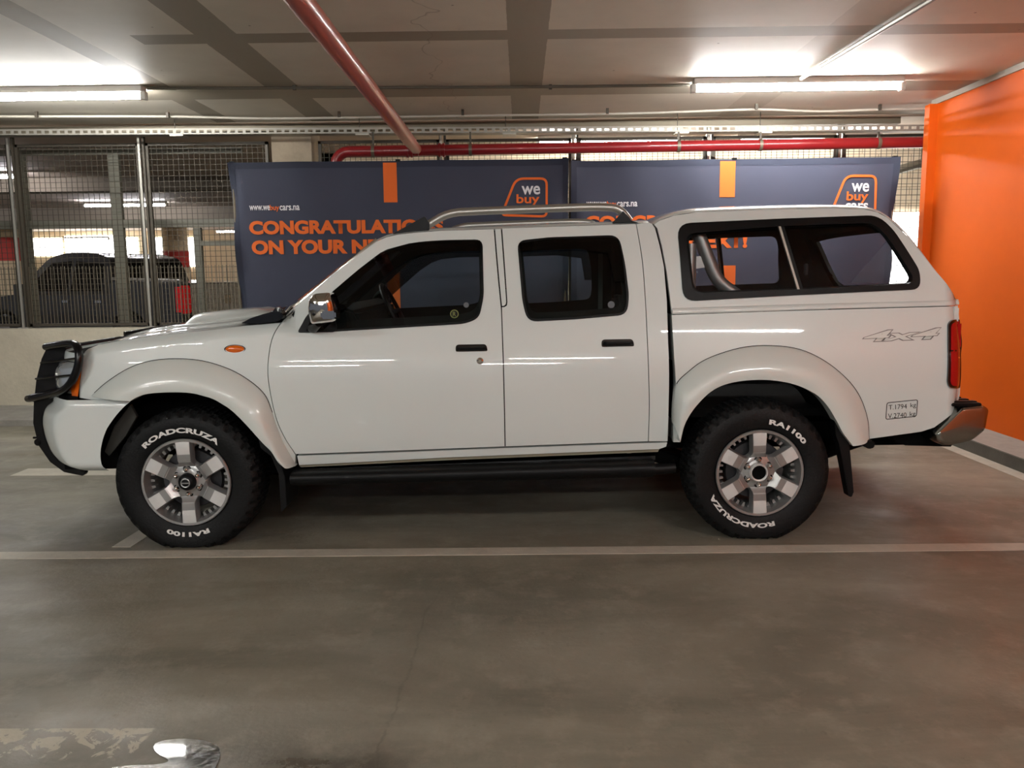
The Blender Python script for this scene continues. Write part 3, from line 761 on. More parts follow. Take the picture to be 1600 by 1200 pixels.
def panel_xz(name, outer, holes, mat, parent, off=0, thick=.02, sides=(0, 1), step=.045, fun=None, back=False, **kw):
    FUN = fun or f
    res = []
    for sd in sides:
        par = parent[sd] if isinstance(parent, (list, tuple)) else parent
        loops = [outer]+list(holes); flat = [p for l in loops for p in l]
        tris = tessellate_polygon([[Vector((p.x, p.y, 0)) for p in l] for l in loops])
        bm = bmesh.new(); vv = [bm.verts.new((p.x, 0, p.y)) for p in flat]
        for t in tris:
            try: bm.faces.new([vv[i] for i in t])
            except ValueError: pass
        xs = [p.x for p in flat]; zs = [p.y for p in flat]
        for lo, hi, no in ((min(xs), max(xs), (1, 0, 0)), (min(zs), max(zs), (0, 0, 1))):
            k = math.ceil(lo/step)
            while k*step < hi:
                bmesh.ops.bisect_plane(bm, geom=bm.verts[:]+bm.edges[:]+bm.faces[:], dist=1e-5, plane_co=Vector(no)*k*step, plane_no=no); k += 1
        for fc in bm.faces:
            fc.normal_update()
            if fc.normal.y > 0: fc.normal_flip()
        for v in bm.verts: v.co.y = FUN(v.co.x, v.co.z)+off
        nfront = len(bm.verts)
        bm.verts.index_update()
        be = [e for e in bm.edges if e.is_boundary]
        r = bmesh.ops.extrude_edge_only(bm, edges=be)
        for v in r['geom']:
            if isinstance(v, bmesh.types.BMVert): v.co.y += thick
        bm.verts.index_update(); bm.verts.ensure_lookup_table()
        if sd == 1:
            for v in bm.verts: v.co.y = 2*YC-v.co.y
            bmesh.ops.reverse_faces(bm, faces=bm.faces)
        me = bpy.data.meshes.new(name); bm.to_mesh(me); bm.free()
        e_ = 1e-3; nl = []
        for p in me.polygons:
            p.use_smooth = True; front = all(vi < nfront for vi in p.vertices)
            for li in p.loop_indices:
                v = me.vertices[me.loops[li].vertex_index].co
                if front:
                    n = Vector(((FUN(v.x+e_, v.z)-FUN(v.x-e_, v.z))/(2*e_), -1, (FUN(v.x, v.z+e_)-FUN(v.x, v.z-e_))/(2*e_))).normalized()
                    if sd == 1: n.y = -n.y
                    nl.append(n)
                else: nl.append(p.normal.copy())
        me.normals_split_custom_set([tuple(n) for n in nl])
        me.materials.append(mat)
        o = bpy.data.objects.new(name, me); C.objects.link(o); o.parent = par; res.append(o)
    return res
def pxp(pts, off=0):                          # pixel outline -> xz on the body skin
    return clean([Vector(S(p[0], p[1], off)) for p in pts])
def panel(name, px, holes, mat, parent, off=0, thick=.02, gap=.002, hgrow=0, **k):
    o = offset_poly(pxp(px, off), gap); hs = [offset_poly(pxp(h, off), -hgrow) if hgrow else pxp(h, off) for h in holes]
    return panel_xz(name, o, hs, mat, parent, off, thick, **k)

# --- outlines measured on the photograph
DOORF = cr([(437, 504), (425, 530), (419.5, 560), (419, 590), (425, 627), (433, 658), (446, 686), (462, 710)], 4)
PILL = [(437, 504), (443, 495), (520, 427.5), (588, 377), (604, 370), (622, 366), (650, 363), (690, 360), (772, 357.5)]
WF = fillet([(464, 520, 6), (480, 492, 12), (528, 448, 30), (594, 394, 26), (640, 379, 30), (690, 375, 20), (754, 374, 12), (756, 462, 10), (749, 497, 14), (727, 506, 20), (500, 519.5, 10)])
FD = PILL+[(775, 395), (779, 440), (783.5, 485), (786, 560), (788, 640), (789, 698), (700, 701.5), (580, 706)]+list(reversed([tuple(p) for p in DOORF]))[:-1]
WR = fillet([(808, 376, 14), (860, 370.5, 10), (967, 367, 16), (977, 412, 16), (983, 462, 10), (980, 492, 18), (900, 499, 10), (824, 503, 16), (816, 470, 10)])
RDR = cr([(994, 349.5), (1003, 403), (1007.5, 455), (1011, 522), (1013.5, 585), (1014.5, 635), (1013, 690)], 4)
RD = [(784, 356.5), (880, 353)]+[tuple(p) for p in RDR]+[(900, 694), (789.5, 698), (788.5, 640), (786.5, 560), (784, 490), (783.7, 479.5), (788, 479.3), (791.5, 477), (792.2, 472), (791.3, 458), (788, 410)]
BP = [(773, 357.5), (783, 357), (787, 410), (790.5, 458), (791.3, 472), (790.5, 476), (787.5, 478.3), (784, 478.5), (783, 470), (780, 440), (776, 395)]
CC = [tuple(p) for p in RDR]+[(1043.5, 690), (1045, 647), (1046, 585), (1044, 522), (1042.5, 470), (1038, 417), (1031, 383), (1024, 357), (1019, 349), (1010, 347.5)]
FL_O = cr([(143, 618), (167, 597), (200, 576), (233, 564.5), (273, 560.5), (317, 564), (360, 577.5), (393, 597), (414, 617), (424, 640), (431, 662), (442, 690), (463, 727)], 5)
FL_I = cr([(203, 627), (215, 620), (233, 615), (267, 613), (300, 614.5), (333, 623.5), (360, 640), (383, 662), (400, 681), (412, 694), (424, 706), (434, 722), (444, 731)], 5)
RL_O = cr([(1050.5, 660), (1052, 625), (1057, 600), (1074, 582), (1104, 561), (1155, 544), (1202, 540), (1249.5, 546), (1290, 565), (1324, 593), (1344, 621), (1355.5, 655), (1358, 686)], 5)
RL_I = cr([(1063, 691), (1070.6, 662), (1087.5, 635), (1114.5, 609.5), (1148, 597), (1195, 593.5), (1239, 600), (1273, 615), (1292, 633), (1307, 657), (1317, 676), (1326, 688), (1333, 697)], 5)
FEND = [(437, 504), (376, 509.5), (320, 516.5), (240, 524.5), (190, 531), (150, 539), (133, 545.5), (128, 550), (126, 575), (123.5, 622)]+[(143, 625), (203, 626)]+\
       [(215, 620), (233, 615), (267, 613), (300, 614.5), (333, 623.5), (360, 640), (383, 662), (400, 681), (424, 706), (446, 731), (462, 729), (462, 711)]+list(reversed([tuple(p) for p in DOORF]))[1:-1]
BED = [(1049.5, 492), (1200, 486.5), (1497, 477), (1499, 500), (1501, 545), (1501, 590), (1500, 616), (1496, 631), (1480, 653), (1460, 668), (1440, 674.5), (1423, 677), (1357, 686), (1335, 690)]+\
      list(reversed([tuple(p) for p in RL_I]))[3:]+[(1052, 691), (1051.5, 640), (1056, 600), (1053.5, 560), (1051, 520)]
CAN_TOP = [(1022, 351), (1030, 345), (1052, 337), (1090, 331.5), (1200, 327.5), (1300, 325.5), (1350, 327), (1370, 331), (1386, 340), (1420, 371), (1460, 421), (1488, 457), (1497, 473)]
CAN = [(1050, 490), (1047, 467), (1042, 427), (1034, 384), (1027, 357), (1022, 351)]+CAN_TOP[1:]+[(1497.5, 476)]
WC = fillet([(1058, 349, 22), (1220, 341.5, 10), (1371, 336, 20), (1396, 358, 20), (1437, 422, 10), (1439, 452, 16), (1250, 461, 10), (1068, 471, 20)])
WCI = fillet([(1071, 365, 16), (1222, 353, 10), (1364, 348, 18), (1386, 368, 20), (1427, 432, 8), (1424, 443, 10), (1250, 452, 10), (1082, 458, 18)])

# --- white skins
fd = panel('front_door', FD, [WF], M_white, TR)
rd = panel('rear_door', RD, [WR], M_white, TR)
panel('door_pillar', BP, [], M_white, TR, gap=.0015)
panel('cab_corner', CC, [], M_white, TR)
fen = panel('front_wing', FEND, [], M_white, TR, gap=.002, thick=.03)
bed = panel('bed_side', BED, [], M_white, TR, thick=.04, gap=.0006)
can = empty('canopy_mount'); bpy.data.objects.remove(can)
SILL = [(464, 712), (600, 707.5), (790, 700), (1014, 692), (1043, 691), (1041, 698), (1030, 702), (900, 707), (700, 715), (467, 727)]
panel('sill', SILL, [], M_white, TR, off=-.006, thick=.05, gap=.001)
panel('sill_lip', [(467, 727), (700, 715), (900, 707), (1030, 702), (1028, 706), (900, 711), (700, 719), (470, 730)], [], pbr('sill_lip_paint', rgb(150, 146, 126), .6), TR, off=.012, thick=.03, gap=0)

# dark inner shell behind the gaps
def inner(name, px, holes, off, mat=M_trim, grow=-.004, **k):
    return panel(name, px, holes, mat, TR, off=off, thick=.015, gap=grow, step=.08, **k)
INN = [(470, 700), (430, 640), (424, 590), (424, 560), (430, 530), (441, 506), (450, 497), (524, 431), (592, 381), (652, 367), (772, 361), (990, 353), (1018, 353), (1036, 420), (1041, 500), (1040, 680), (1013, 688), (789, 695)]
WFI = fillet([(500, 512, 6), (520, 470, 8), (545, 449, 20), (605, 397, 26), (645, 386, 30), (690, 382, 20), (748, 381, 10), (750, 462, 10), (744, 484, 12), (720, 492, 16), (560, 500, 10)])
WRI = fillet([(816, 384, 10), (860, 380, 10), (928+30, 376, 14), (968, 412, 10), (973, 460, 10), (970, 480, 12), (900, 486, 10), (832, 489, 12), (824, 470, 10)])
inner('cab_inner_trim', INN, [WFI, WRI], .035)
def gapback(px, off, name='body_seam_backing'): return panel(name, px, [], M_dark, TR, off=off, thick=.01, gap=0, step=.2)
# rear edge of cab to bed: dark gap filler
BF = [Vector(S(*p)) for p in [(1050, 491), (1051, 520), (1053.5, 560), (1056, 600), (1054, 640), (1053, 690)]]
for sd in (0, 1):
    g = G(); rows = []
    for p in resample(BF, 12): rows.append([(p.x+.004, (y if not sd else 2*YC-y), p.y) for y in (f0(p.x, p.y)+.005, .3, YC)])
    g.grid(rows); g.build('bed_front_panel', M_white, bed[sd], recalc=False)
# --- windows: rubber frame, glass, visor
def ring(name, a, b, mat, parent, off, thick=.012): return panel(name, a, [b], mat, parent, off=off, thick=thick, gap=0)
def shrink(px, d):
    P = [Vector(p) for p in px]; return [tuple(p) for p in offset_poly(P, d)]
ring('window_frame', WF, shrink(WF, 3.0), M_blk, fd, -.003)
ring('window_frame', WR, shrink(WR, 3.6), M_blk, rd, -.003)
gf = panel('window_glass', shrink(WF, 2.5), [], M_glass, fd, off=.006, thick=.003, gap=0)
gr = panel('window_glass', shrink(WR, 3), [], M_glass, rd, off=.006, thick=.003, gap=0)
VF = [(520, 455), (560, 421), (594, 395), (605, 389.5), (640, 380), (690, 376.5), (750, 375.5), (750.5, 392), (700, 393), (660, 397), (640, 404), (615, 420), (580, 449), (530, 492), (505, 516), (478, 517), (490, 490)]
panel('wind_deflector', VF, [], M_visor, fd, off=-.008, thick=.003, gap=0, sides=(0,)); panel('wind_deflector', VF, [], M_visor, [fd[1], fd[1]], off=-.008, thick=.003, gap=0, sides=(1,))
VR = [(811, 380), (860, 373), (955, 370), (966, 374), (973, 405), (977, 440), (960, 440), (950, 395), (900, 389), (813, 392)]
panel('wind_deflector', VR, [], M_visor, rd, off=-.008, thick=.003, gap=0)
panel('mirror_mount', fillet([(465, 520, 6), (479, 492, 10), (497, 478, 8), (526, 503, 8), (525, 519, 6)]), [], M_blk, fd, off=-.006, thick=.015, gap=0)
# small window stickers
def disc(px, py, r, off, mat, name, parent, t=.002):
    x, z = S(px, py, off); y = f(x, z)+off; g = G(); g.lathe([(.0005, -t), (r, -t), (r, 0)], (x, y, z), 20); return g.build(name, mat, parent)
M_stk = pbr('sticker_green', rgb(120, 124, 60), .6); M_stk2 = pbr('sticker_grey', rgb(90, 96, 100), .6)
q = disc(710, 490.5, .022, .003, M_stk, 'round_sticker', fd[0]); disc(710, 490.5, .017, .0, M_blk, 'sticker_face', fd[0]); disc(728.5, 476.5, .014, .003, M_stk2, 'round_sticker', fd[0])
disc(955, 476, .018, .003, M_stk2, 'round_sticker', rd[0])
g = G(); text_on(g, 'R', lambda u, v: (S(707.5+u*5, 494-v*7)[0], f(*S(707.5+u*5, 494-v*7))-.006, S(707.5+u*5, 494-v*7)[1]), .01); g.build('sticker_mark', M_stk, fd[0])

# --- door handles, lock
def handle(x0, y0, x1, y1, parent):
    o = panel('door_handle', fillet([(x0, y0, 6), (x1-2, y0-.8, 6), (x1, y1-1, 3), (x0, y1, 3)]), [], M_gloss, parent, off=-.006, thick=.02, gap=0)
    for i, s in enumerate(o):
        g = G(); a, b = S(x0+4, (y0+y1)/2+.5), S(x1-4, (y0+y1)/2-.5)
        ya, yb = f(*a)-.016, f(*b)-.016
        if i: ya, yb = 2*YC-ya, 2*YC-yb
        g.tube([(a[0], ya+.01*(1 if not i else -1), a[1]), (a[0]+.01, ya, a[1]), (b[0]-.01, yb, b[1]), (b[0], yb+.01*(1 if not i else -1), b[1])], .010, 8); g.build('handle_grip', M_blk, s)
handle(712, 538.5, 762, 549.5, fd); handle(940, 530.5, 991, 542, rd)
x, z = S(750, 564); y = f(x, z); g = G(); g.lathe([(.0005, -.006), (.009, -.006), (.010, -.004), (.017, -.002), (.018, 0)], (x, y, z), 20); g.build('door_lock', M_chrome, fd[0])
# amber side repeater
x, z = S(367, 545.5); y = f(x, z)
for s in (0, 1):
    g = G(); g.lathe([(.0005, -.012), (.03, -.010), (.042, -.006), (.048, 0)], (0, 0, 0), 28); g.v = [(x+a, (y+b) if not s else 2*YC-(y+b), z+c*.40) for a, b, c in g.v]; g.build('side_repeater', M_amber, fen[s])
    g = G(); g.lathe([(.049, -.001), (.052, -.004), (.054, 0)], (0, 0, 0), 28); g.v = [(x+a, (y+b) if not s else 2*YC-(y+b), z+c*.42) for a, b, c in g.v]; g.build('repeater_bezel', M_blk, fen[s])

# --- wheel arch flares
def flare(O, I, name, parents, out=-.028):
    n = 64; A = resample([Vector(S(*p)) for p in O], n); B = resample([Vector(loc(p[0], p[1], out+.012)) for p in I], n)
    for sd in (0, 1):
        rows = []
        for j, s in enumerate((0, .0, .03, .10, .25, .45, .65, .82, .93, 1, 1.0, .985)):
            row = []
            for i in range(n):
                p = A[i].lerp(B[i], s); ya = f(A[i].x, A[i].y)-.001
                yb = out+.012
                y = ya+(yb-ya)*math.sin(min(1, s)*PI/2)**.8 - .012*math.sin(min(1, s)*PI)
                if j == 0: y = ya+.03
                if j == 1: y = ya
                if j == 10: y = yb+.012
                if j == 11: y = yb+.09
                row.append((p.x, y if not sd else 2*YC-y, p.y))
            rows.append(row)
        g = G(); g.grid(rows); o = g.build(name, M_flare, parents[sd], ang=50, recalc=False)
        nm = Vector((0, 0, 0)); 
        for p in o.data.polygons: nm += p.normal*p.area
        if (nm.y > 0) != bool(sd): o.data.flip_normals()
flare(FL_O, FL_I, 'wheel_arch_flare', fen); flare(RL_O, RL_I, 'wheel_arch_flare', bed)
# seam lines around flares
def seam(px, parents, name='seam', r=.0022, off=-.001):
    for sd in (0, 1):
        g = G(); pts = []
        for p in px:
            x, z = S(*p); y = f(x, z)+off; pts.append((x, y if not sd else 2*YC-y, z))
        g.tube(pts, r, 6); g.build(name, M_blk, parents[sd])
seam([tuple(p) for p in FL_O[1:-14]], fen, 'flare_seam'); seam([tuple(p) for p in RL_O[10:]], bed, 'flare_seam')
# arch liners
def liner(I, parents, ydep=.36, tail=0):
    n = 40; B = resample([Vector(loc(p[0], p[1], .0)) for p in I], n)
    for sd in (0, 1):
        g = G(); rows = [[(p.x, (y if not sd else 2*YC-y), p.y+.004) for p in B] for y in (.055, .2, ydep)]
        g.grid(rows); g.build('arch_liner', M_dark, parents[sd], recalc=False)
liner(FL_I+[], fen); liner(RL_I[:-14], bed)

# --- roof, windscreen
RT = [S(*p) for p in [(588, 377), (604, 370), (622, 366), (650, 363), (690, 360), (772, 357.5), (880, 353), (994, 349.5), (1010, 347.5), (1019, 349), (1024, 357)]]
def roofloft(line, crown, name, mat, parent, nu=24, off=0, hole=None, ev=.55):
    g = G(); rows = []
    for x, z in line:
        y0 = f0(x, z)+off; row = []
        for k in range(nu+1):
            t = k/nu; u = 2*t-1; u = math.copysign(abs(u)**.7, u)
            yy = YC+(YC-y0)*u
            row.append((x, yy, z+crown*(1-abs(u)**2.6)**ev-off*.4))
        rows.append(row)
    g.grid(rows); o = g.build(name, mat, parent, ang=60, recalc=False)
    nm = sum((p.normal*p.area for p in o.data.polygons), Vector())
    if nm.z < 0: o.data.flip_normals()
    return o
RT2 = [Vector(p) for p in RT]; RTd = resample(RT2, 30)
roof = roofloft([(p.x, p.y) for p in RTd], .035, 'roof', M_white, TR)
roofloft([(p.x, p.y-.03) for p in RTd], .02, 'headlining', M_trim, TR, off=.03)
# windscreen: between the two pillars
P0, P1 = Vector(S(441, 497)), Vector(S(590, 376))
g = G(); rows = []
for j in range(9):
    s = j/8; p = P0.lerp(P1, s); y0 = f(p.x, p.y)+.01; row = []
    for k in range(21):
        u = -1+2*k/20; row.append((p.x-(.16-.06*s)*(1-abs(u)**2.4), YC+(YC-y0)*u, p.y+.004))
    rows.append(row)
g.grid(rows); g.build('windscreen', M_cglass, TR, ang=180, recalc=False)
for sd in (0, 1):
    g = G(); pts = []
    for j in range(9):
        p = P0.lerp(P1, j/8); y0 = f(p.x, p.y)+.012; pts.append((p.x-.006, y0 if not sd else 2*YC-y0, p.y+.006))
    g.tube(pts, .009, 8); g.build('screen_seal', M_chrome if not sd else M_blk, TR)
# interior mirror, dash, steering wheel, seats
def prismy(px, y0, y1, name, mat, parent, yref=None, bevel=.015):
    P = [loc(p[0], p[1], yref if yref is not None else (y0+y1)/2) for p in px]; g = G(); g.prism(P, y0, y1); return g.build(name, mat, parent, bevel=bevel)
prismy([(452, 500), (500, 484), (545, 474), (572, 482), (582, 505), (590, 560), (452, 560)], .16, 1.62, 'dashboard', M_trim, TR, .5)
c = loc(617, 486, 1.27); g = G(); R = .185; ax = Vector((.88, 0, .42)).normalized(); ux = Vector((0, 1, 0)); vx = ax.cross(ux)
g.tube([Vector((c[0], 1.27, c[1]))+(ux*math.cos(t)+vx*math.sin(t))*R for t in [2*PI*k/36 for k in range(37)]], .014, 8, cap=False)
cc = Vector((c[0], 1.27, c[1])); g.tube([cc+vx*-R, cc-ax*.03, cc+vx*R], .018, 8); g.tube([cc-ux*R, cc-ax*.03, cc+ux*R], .016, 8); g.tube([cc-ax*.02, cc-ax*.4], .03, 8)
g.build('steering_wheel', M_blk, TR)
for (y0, y1) in ((.24, .72), (1.06, 1.54)):
    s = prismy([(766, 498), (786, 486), (806, 492), (826, 600), (820, 640), (790, 640)], y0, y1, 'front_seat', M_seat, TR, .45, .04)
    ym = (y0+y1)/2
    prismy([(778, 438), (790, 427), (806, 427), (818, 440), (820, 468), (808, 480), (790, 478)], ym-.13, ym+.13, 'headrest', M_seat, s, .45, .03)
    prismy([(640, 610), (760, 600), (800, 620), (800, 650), (640, 645)], y0, y1, 'seat_cushion', M_seat, s, .45, .04)
s = prismy([(985, 500), (1005, 494), (1018, 500), (1018, 640), (990, 640)], .25, 1.53, 'rear_seat', M_seat, TR, .45, .03)
for ym in (.5, 1.28): prismy([(990, 468), (1010, 464), (1014, 494), (994, 498)], ym-.12, ym+.12, 'headrest', M_seat, s, .45, .02)
x, z = loc(938, 480, 1.5); g = G(); g.box((x-.015, 1.5, z-.05), (x+.015, 1.505, z+.36)); g.build('seat_belt', pbr('belt_webbing', rgb(84, 88, 84), .8), TR)
x, z = loc(600, 405, YC); g = G(); g.box((x-.02, YC-.12, z-.03), (x+.02, YC+.12, z+.04)); g.build('rear_view_mirror', M_blk, TR, bevel=.01)
# cab rear bulkhead
def bulkhead(xf_, z0, z1, hole, name, gname, gmat, parent, mat=M_trim, inn=.045):
    g = G(); gg = G(); R = []
    nz, nu = 16, 24
    for j in range(nz+1):
        z = z0+(z1-z0)*j/nz; x = xf_(z); y0 = f0(x, z)+inn
        R.append([(x, YC+(YC-y0)*(-1+2*k/nu), z) for k in range(nu+1)])
    for j in range(nz):
        for k in range(nu):
            zc = z0+(z1-z0)*(j+.5)/nz; u = -1+2*(k+.5)/nu
            (gg if (hole[0] < zc < hole[1] and abs(u) < hole[2]) else g).add([R[j][k], R[j][k+1], R[j+1][k+1], R[j+1][k]], [(0, 1, 2, 3)])
    o = weld(g).build(name, mat, parent, recalc=False)
    if gmat: weld(gg).build(gname, gmat, o, recalc=False)
    return o
def weld(g):
    d = {}; nv = []; mp = []
    for v in g.v:
        k = tuple(round(c, 5) for c in v)
        if k not in d: d[k] = len(nv); nv.append(v)
        mp.append(d[k])
    g.v = nv; g.f = [tuple(mp[i] for i in q) for q in g.f]; return g
xr1, xr0 = S(1020, 357), S(1040, 560)
bulkhead(lambda z: xr0[0]-.05+(xr1[0]-xr0[0])*max(0, (z-xr0[1])/(xr1[1]-xr0[1])), .5, xr1[1]-.01, (1.14, 1.54, .78), 'cab_rear_wall', 'cab_rear_window', M_glass, TR)

# --- bonnet with scoop, cowl
NX = -.79
def xfr(u, x0=NX, k=.26, e=5): return x0+k*abs(u)**e
xh = S(398, 508)[0]
g = G(); rows = []
for j in range(33):
    s = (j/32)**1.3; row = []
    for k in range(41):
        u = math.sin((-1+2*k/40)*PI/2); xf = xfr(u)+.01; x = xf+(xh-xf)*s
        y0 = f(max(x, CRW[0][0]), zcr(max(x, CRW[0][0])))+.002; y = YC+(YC-y0)*u
        z = zcr(x)+.022*(1-abs(u)**4)*min(1, s*3)-.03*max(0, 1-s*14)**2
        # raised centre of the bonnet
        q = max(0, 1-(abs(u)/.62)**6); z += .016*q*min(1, s*2.5)
        row.append((x, y, z))
    rows.append(row)
g.grid(rows); hood = g.build('bonnet', M_white, TR, ang=180, recalc=False)
if sum((p.normal.z*p.area for p in hood.data.polygons)) < 0: hood.data.flip_normals()
# scoop
a = loc(277, 504, .6)[0]; b = loc(299, 490, .6)[0]; c_ = loc(398, 484, .6)[0]; d_ = loc(432, 497, .6)[0]
zt1 = loc(299, 489.5, .62)[1]; zt2 = loc(398, 483, .62)[1]; zb1 = zcr(a)+.02
g = G(); rows = []
for (x, z, w) in ((a-.01, zb1-.02, .34), (a+.01, zb1, .34), (b-.01, zt1-.006, .32), (b+.02, zt1, .31), ((b+c_)/2, (zt1+zt2)/2+.006, .30), (c_-.03, zt2, .28), (c_+.05, zt2-.02, .25), (d_-.02, zt2-.06, .22)):
    row = []
    for k in range(25):
        u = -1+2*k/24; h = (1-abs(u)**7)
        row.append((x, YC+w*(u+.12*u*(1-h)), zcr(x)-.01+(z-zcr(x)+.01)*h))
    rows.append(row)
g.grid(rows); sc = g.build('bonnet_scoop', M_white, hood, ang=50, recalc=False)
if sum((p.normal.z*p.area for p in sc.data.polygons)) < 0: sc.data.flip_normals()
# cowl panel in front of the windscreen
g = G(); rows = []
for j in range(6):
    s = j/5; row = []
    for k in range(25):
        u = -1+2*k/24; x1 = P0.x-.16*(1-abs(u)**2.4)+.01; x = xh-.02-.10*abs(u)**3+(x1-(xh-.02-.10*abs(u)**3))*s
        y0 = f(x, zcr(x)); row.append((x, YC+(YC-y0-.012)*u, zcr(x)+.012+.012*s))
    rows.append(row)
g.grid(rows); cw = g.build('cowl', M_scuttle, TR, ang=180, recalc=False)
for sd in (0, 1):
    P = [S(*p) for p in [(375, 505.5), (392, 497), (412, 490.5), (430, 486), (441, 487), (443, 497), (432, 502.5), (405, 506)]]; g = G()
    y0 = .115; g.prism(P, y0, y0+.10)
    if sd: g.v = [(x, 2*YC-y, z) for x, y, z in g.v]
    g.build('cowl_end_cap', M_gloss, cw, bevel=.006)
    x, z = loc(438, 487, .22); g = G(); g.lathe([(.001, -.03), (.024, -.028), (.028, .0), (.022, .03), (.001, .032)], (x, .2 if not sd else 2*YC-.2, z), 16); g.build('wiper_pivot', M_gloss, cw)
for y0, y1 in ((.22, .80), (.86, 1.45)):
    g = G(); x, z = loc(436, 490, .3); g.tube([(x, y0, z), (x-.03, y0+.05, z+.012), (x-.06, y1, z+.02)], .007, 6); g.tube([(x-.045, y0+.1, z+.012), (x-.065, y1+.05, z+.012)], .005, 6); g.build('wiper', M_blk, TR)

# --- front face: header, headlights, grille
zf0, zf1 = S(123, 622)[1]-.0, zcr(S(128, 550)[0])
def face(u0, u1, z0, z1, name, mat, out=0, parent=TR, n=18, lean=.05, x0=NX):
    g = G(); rows = []
    for j in range(9):
        t = j/8; z = z0+(z1-z0)*t; row = []
        for k in range(n+1):
            u = u0+(u1-u0)*k/n; e = (1-(abs(2*t-1))**6)*(1-abs(2*k/n-1)**8)
            row.append((xfr(u)+lean*(z-zf0)/(zf1-zf0)-out*e+.002, YC+(YC-.078)*u, z))
        rows.append(row)
    g.grid(rows)
    o = g.build(name, mat, parent, ang=180, recalc=False)
    if sum((p.normal.x*p.area for p in o.data.polygons)) > 0: o.data.flip_normals()
    return o
face(-1, 1, zf0-.06, zf1-.02, 'front_panel', M_blk, -.006, n=60)
face(-.99, .99, zf1-.05, zf1-.005, 'nose_trim', M_white, .004, n=60, lean=.05)
face(-.50, .50, zf0+.03, zf1-.06, 'grille', M_chrome, .02)
for s in (-1, 1):
    h = face(s*.52, s*.955, zf0+.02, zf1-.055, 'headlight', M_clear, .03)
    face(s*.957, s*.998, zf0+.01, zf1-.05, 'indicator_lens', M_amber, .012, h)
    g = G(); zz = (zf0+zf1)/2-.02; u = .74; xx = xfr(u)
    g.lathe([(.001, .0), (.04, -.01), (.05, -.018)], (xx+.03, YC+s*(YC-.078)*u, zz), 20, 'x'); g.build('reflector', M_chrome, h)
# --- front bumper
BS = [(88, 627), (77, 634), (72, 645), (71, 660), (75.5, 681), (84, 701.5), (97, 716), (117, 726), (138, 733.5), (160, 738.5)]
BA = [(204, 626.5), (195, 634), (186, 643), (177, 654), (166, 670), (160, 686), (156.5, 702), (156, 715), (158, 727), (163, 739)]
BA = resample([Vector(loc(p[0], p[1], .04)) for p in BA], 24); BSs = resample([Vector(loc(p[0], p[1], .28)) for p in BS], 24)
g = G(); rows = []; zt_ = loc(150, 626, .04)[1]; zb_ = loc(163, 739, .04)[1]
bx = sorted([(p.y, p.x) for p in BSs]); ax_ = sorted([(p.y, p.x) for p in BA])
def lin_i(T, z):
    if z <= T[0][0]: return T[0][1]
    for i in range(len(T)-1):
        if T[i][0] <= z <= T[i+1][0]: return T[i][1]+(T[i+1][1]-T[i][1])*(z-T[i][0])/max(1e-6, T[i+1][0]-T[i][0])
    return T[-1][1]
NZ = 26
for j in range(NZ+1):
    t = j/NZ; z = zb_+(zt_-zb_)*t; xa = lin_i(ax_, z); xs = lin_i(bx, z); x0 = min(xs-.085, xa-.1)
    inset = .02*max(0, (t-.93)/.07)**2+.05*max(0, (.12-t)/.12)**2
    kk = .26; half = YC-.045-inset; pts = []
    if xa > x0+kk:
        pts += [Vector((xa+(x0+kk-xa)*q/6, -half)) for q in range(6)]; us = 1
    else: us = ((xa-x0)/kk)**.25
    m = 40
    pts += [Vector((x0+kk*abs(us*math.cos(PI*q/m))**4, -half*us*math.cos(PI*q/m) if us < 1 else -half*math.cos(PI*q/m))) for q in range(m+1)]
    pts += [Vector((p.x, -p.y)) for p in reversed(pts[:6])] if xa > x0+kk else []
    R_ = resample(pts, 90)
    # character line: slight step behind the corner
    rows.append([(p.x, YC+p.y, z) for p in R_])
g.grid(rows); bp_ = g.build('front_bumper', M_white, TR, ang=180, recalc=False)
if sum((p.normal.x*p.area for p in bp_.data.polygons)) > 0: bp_.data.flip_normals()
g = G(); xx = lin_i(bx, zt_-.02); g.box((xx+.08, .16, .385), (xx+.36, 1.62, zt_+.05)); g.build('bumper_core', M_dark, TR)
# bracket behind bumper inside the arch
g = G(); P = [loc(*p, .12) for p in [(205, 632), (180, 665), (165, 705), (172, 712), (198, 680), (215, 650)]]; g.prism(P, .11, .13)
g.build('splash_bracket', pbr('bracket_grey', rgb(34, 33, 29), .8), TR)

# --- bull bar
def L3(px, py, y): x, z = loc(px, py, y); return Vector((x, y, z))
PLT = fillet([(78, 541, 3), (106, 538, 8), (110, 556, 6), (101, 590, 8), (92, 620, 8), (78, 634, 6), (71, 650, 4), (73, 675), (82, 700), (96, 718), (118, 728), (138, 736, 3), (134, 742, 3), (104, 736), (82, 720), (64, 694), (56, 660), (57, 628), (61, 592), (69, 560)])
bb = empty('x'); bpy.data.objects.remove(bb)
g = G(); P = [loc(p[0], p[1], .44) for p in PLT]; g.prism(P, .41, .45); plate = g.build('bull_bar', M_bar, TR, bevel=.004)
g = G(); g.prism(P, 2*YC-.45, 2*YC-.41); g.build('side_plate', M_bar, plate, bevel=.004)
lp = chaikin([L3(72, 542, .42), L3(96, 538, .22), L3(117, 536, .10), L3(124, 548, .05), L3(123, 572, .04), L3(112, 598, .05), L3(99, 611, .10), L3(82, 616, .24), L3(50, 622, .40)], 3)
for sd in (0, 1):
    m = (lambda p: Vector((p.x, 2*YC-p.y, p.z))) if sd else (lambda p: p)
    g = G(); g.tube([m(p) for p in lp], .020, 12); g.build('headlight_guard', M_bar, plate)
    for a, b in (((64, 567, .42), (118, 560, .05)), ((56, 592, .42), (114, 586, .05))):
        g = G(); g.tube([m(L3(*a)), m(L3(a[0]+28, a[1]-3, .2)), m(L3(*b))], .006, 8); g.build('guard_rod', M_bar, plate)
top = L3(86, 549, .43); g = G(); hh = .0
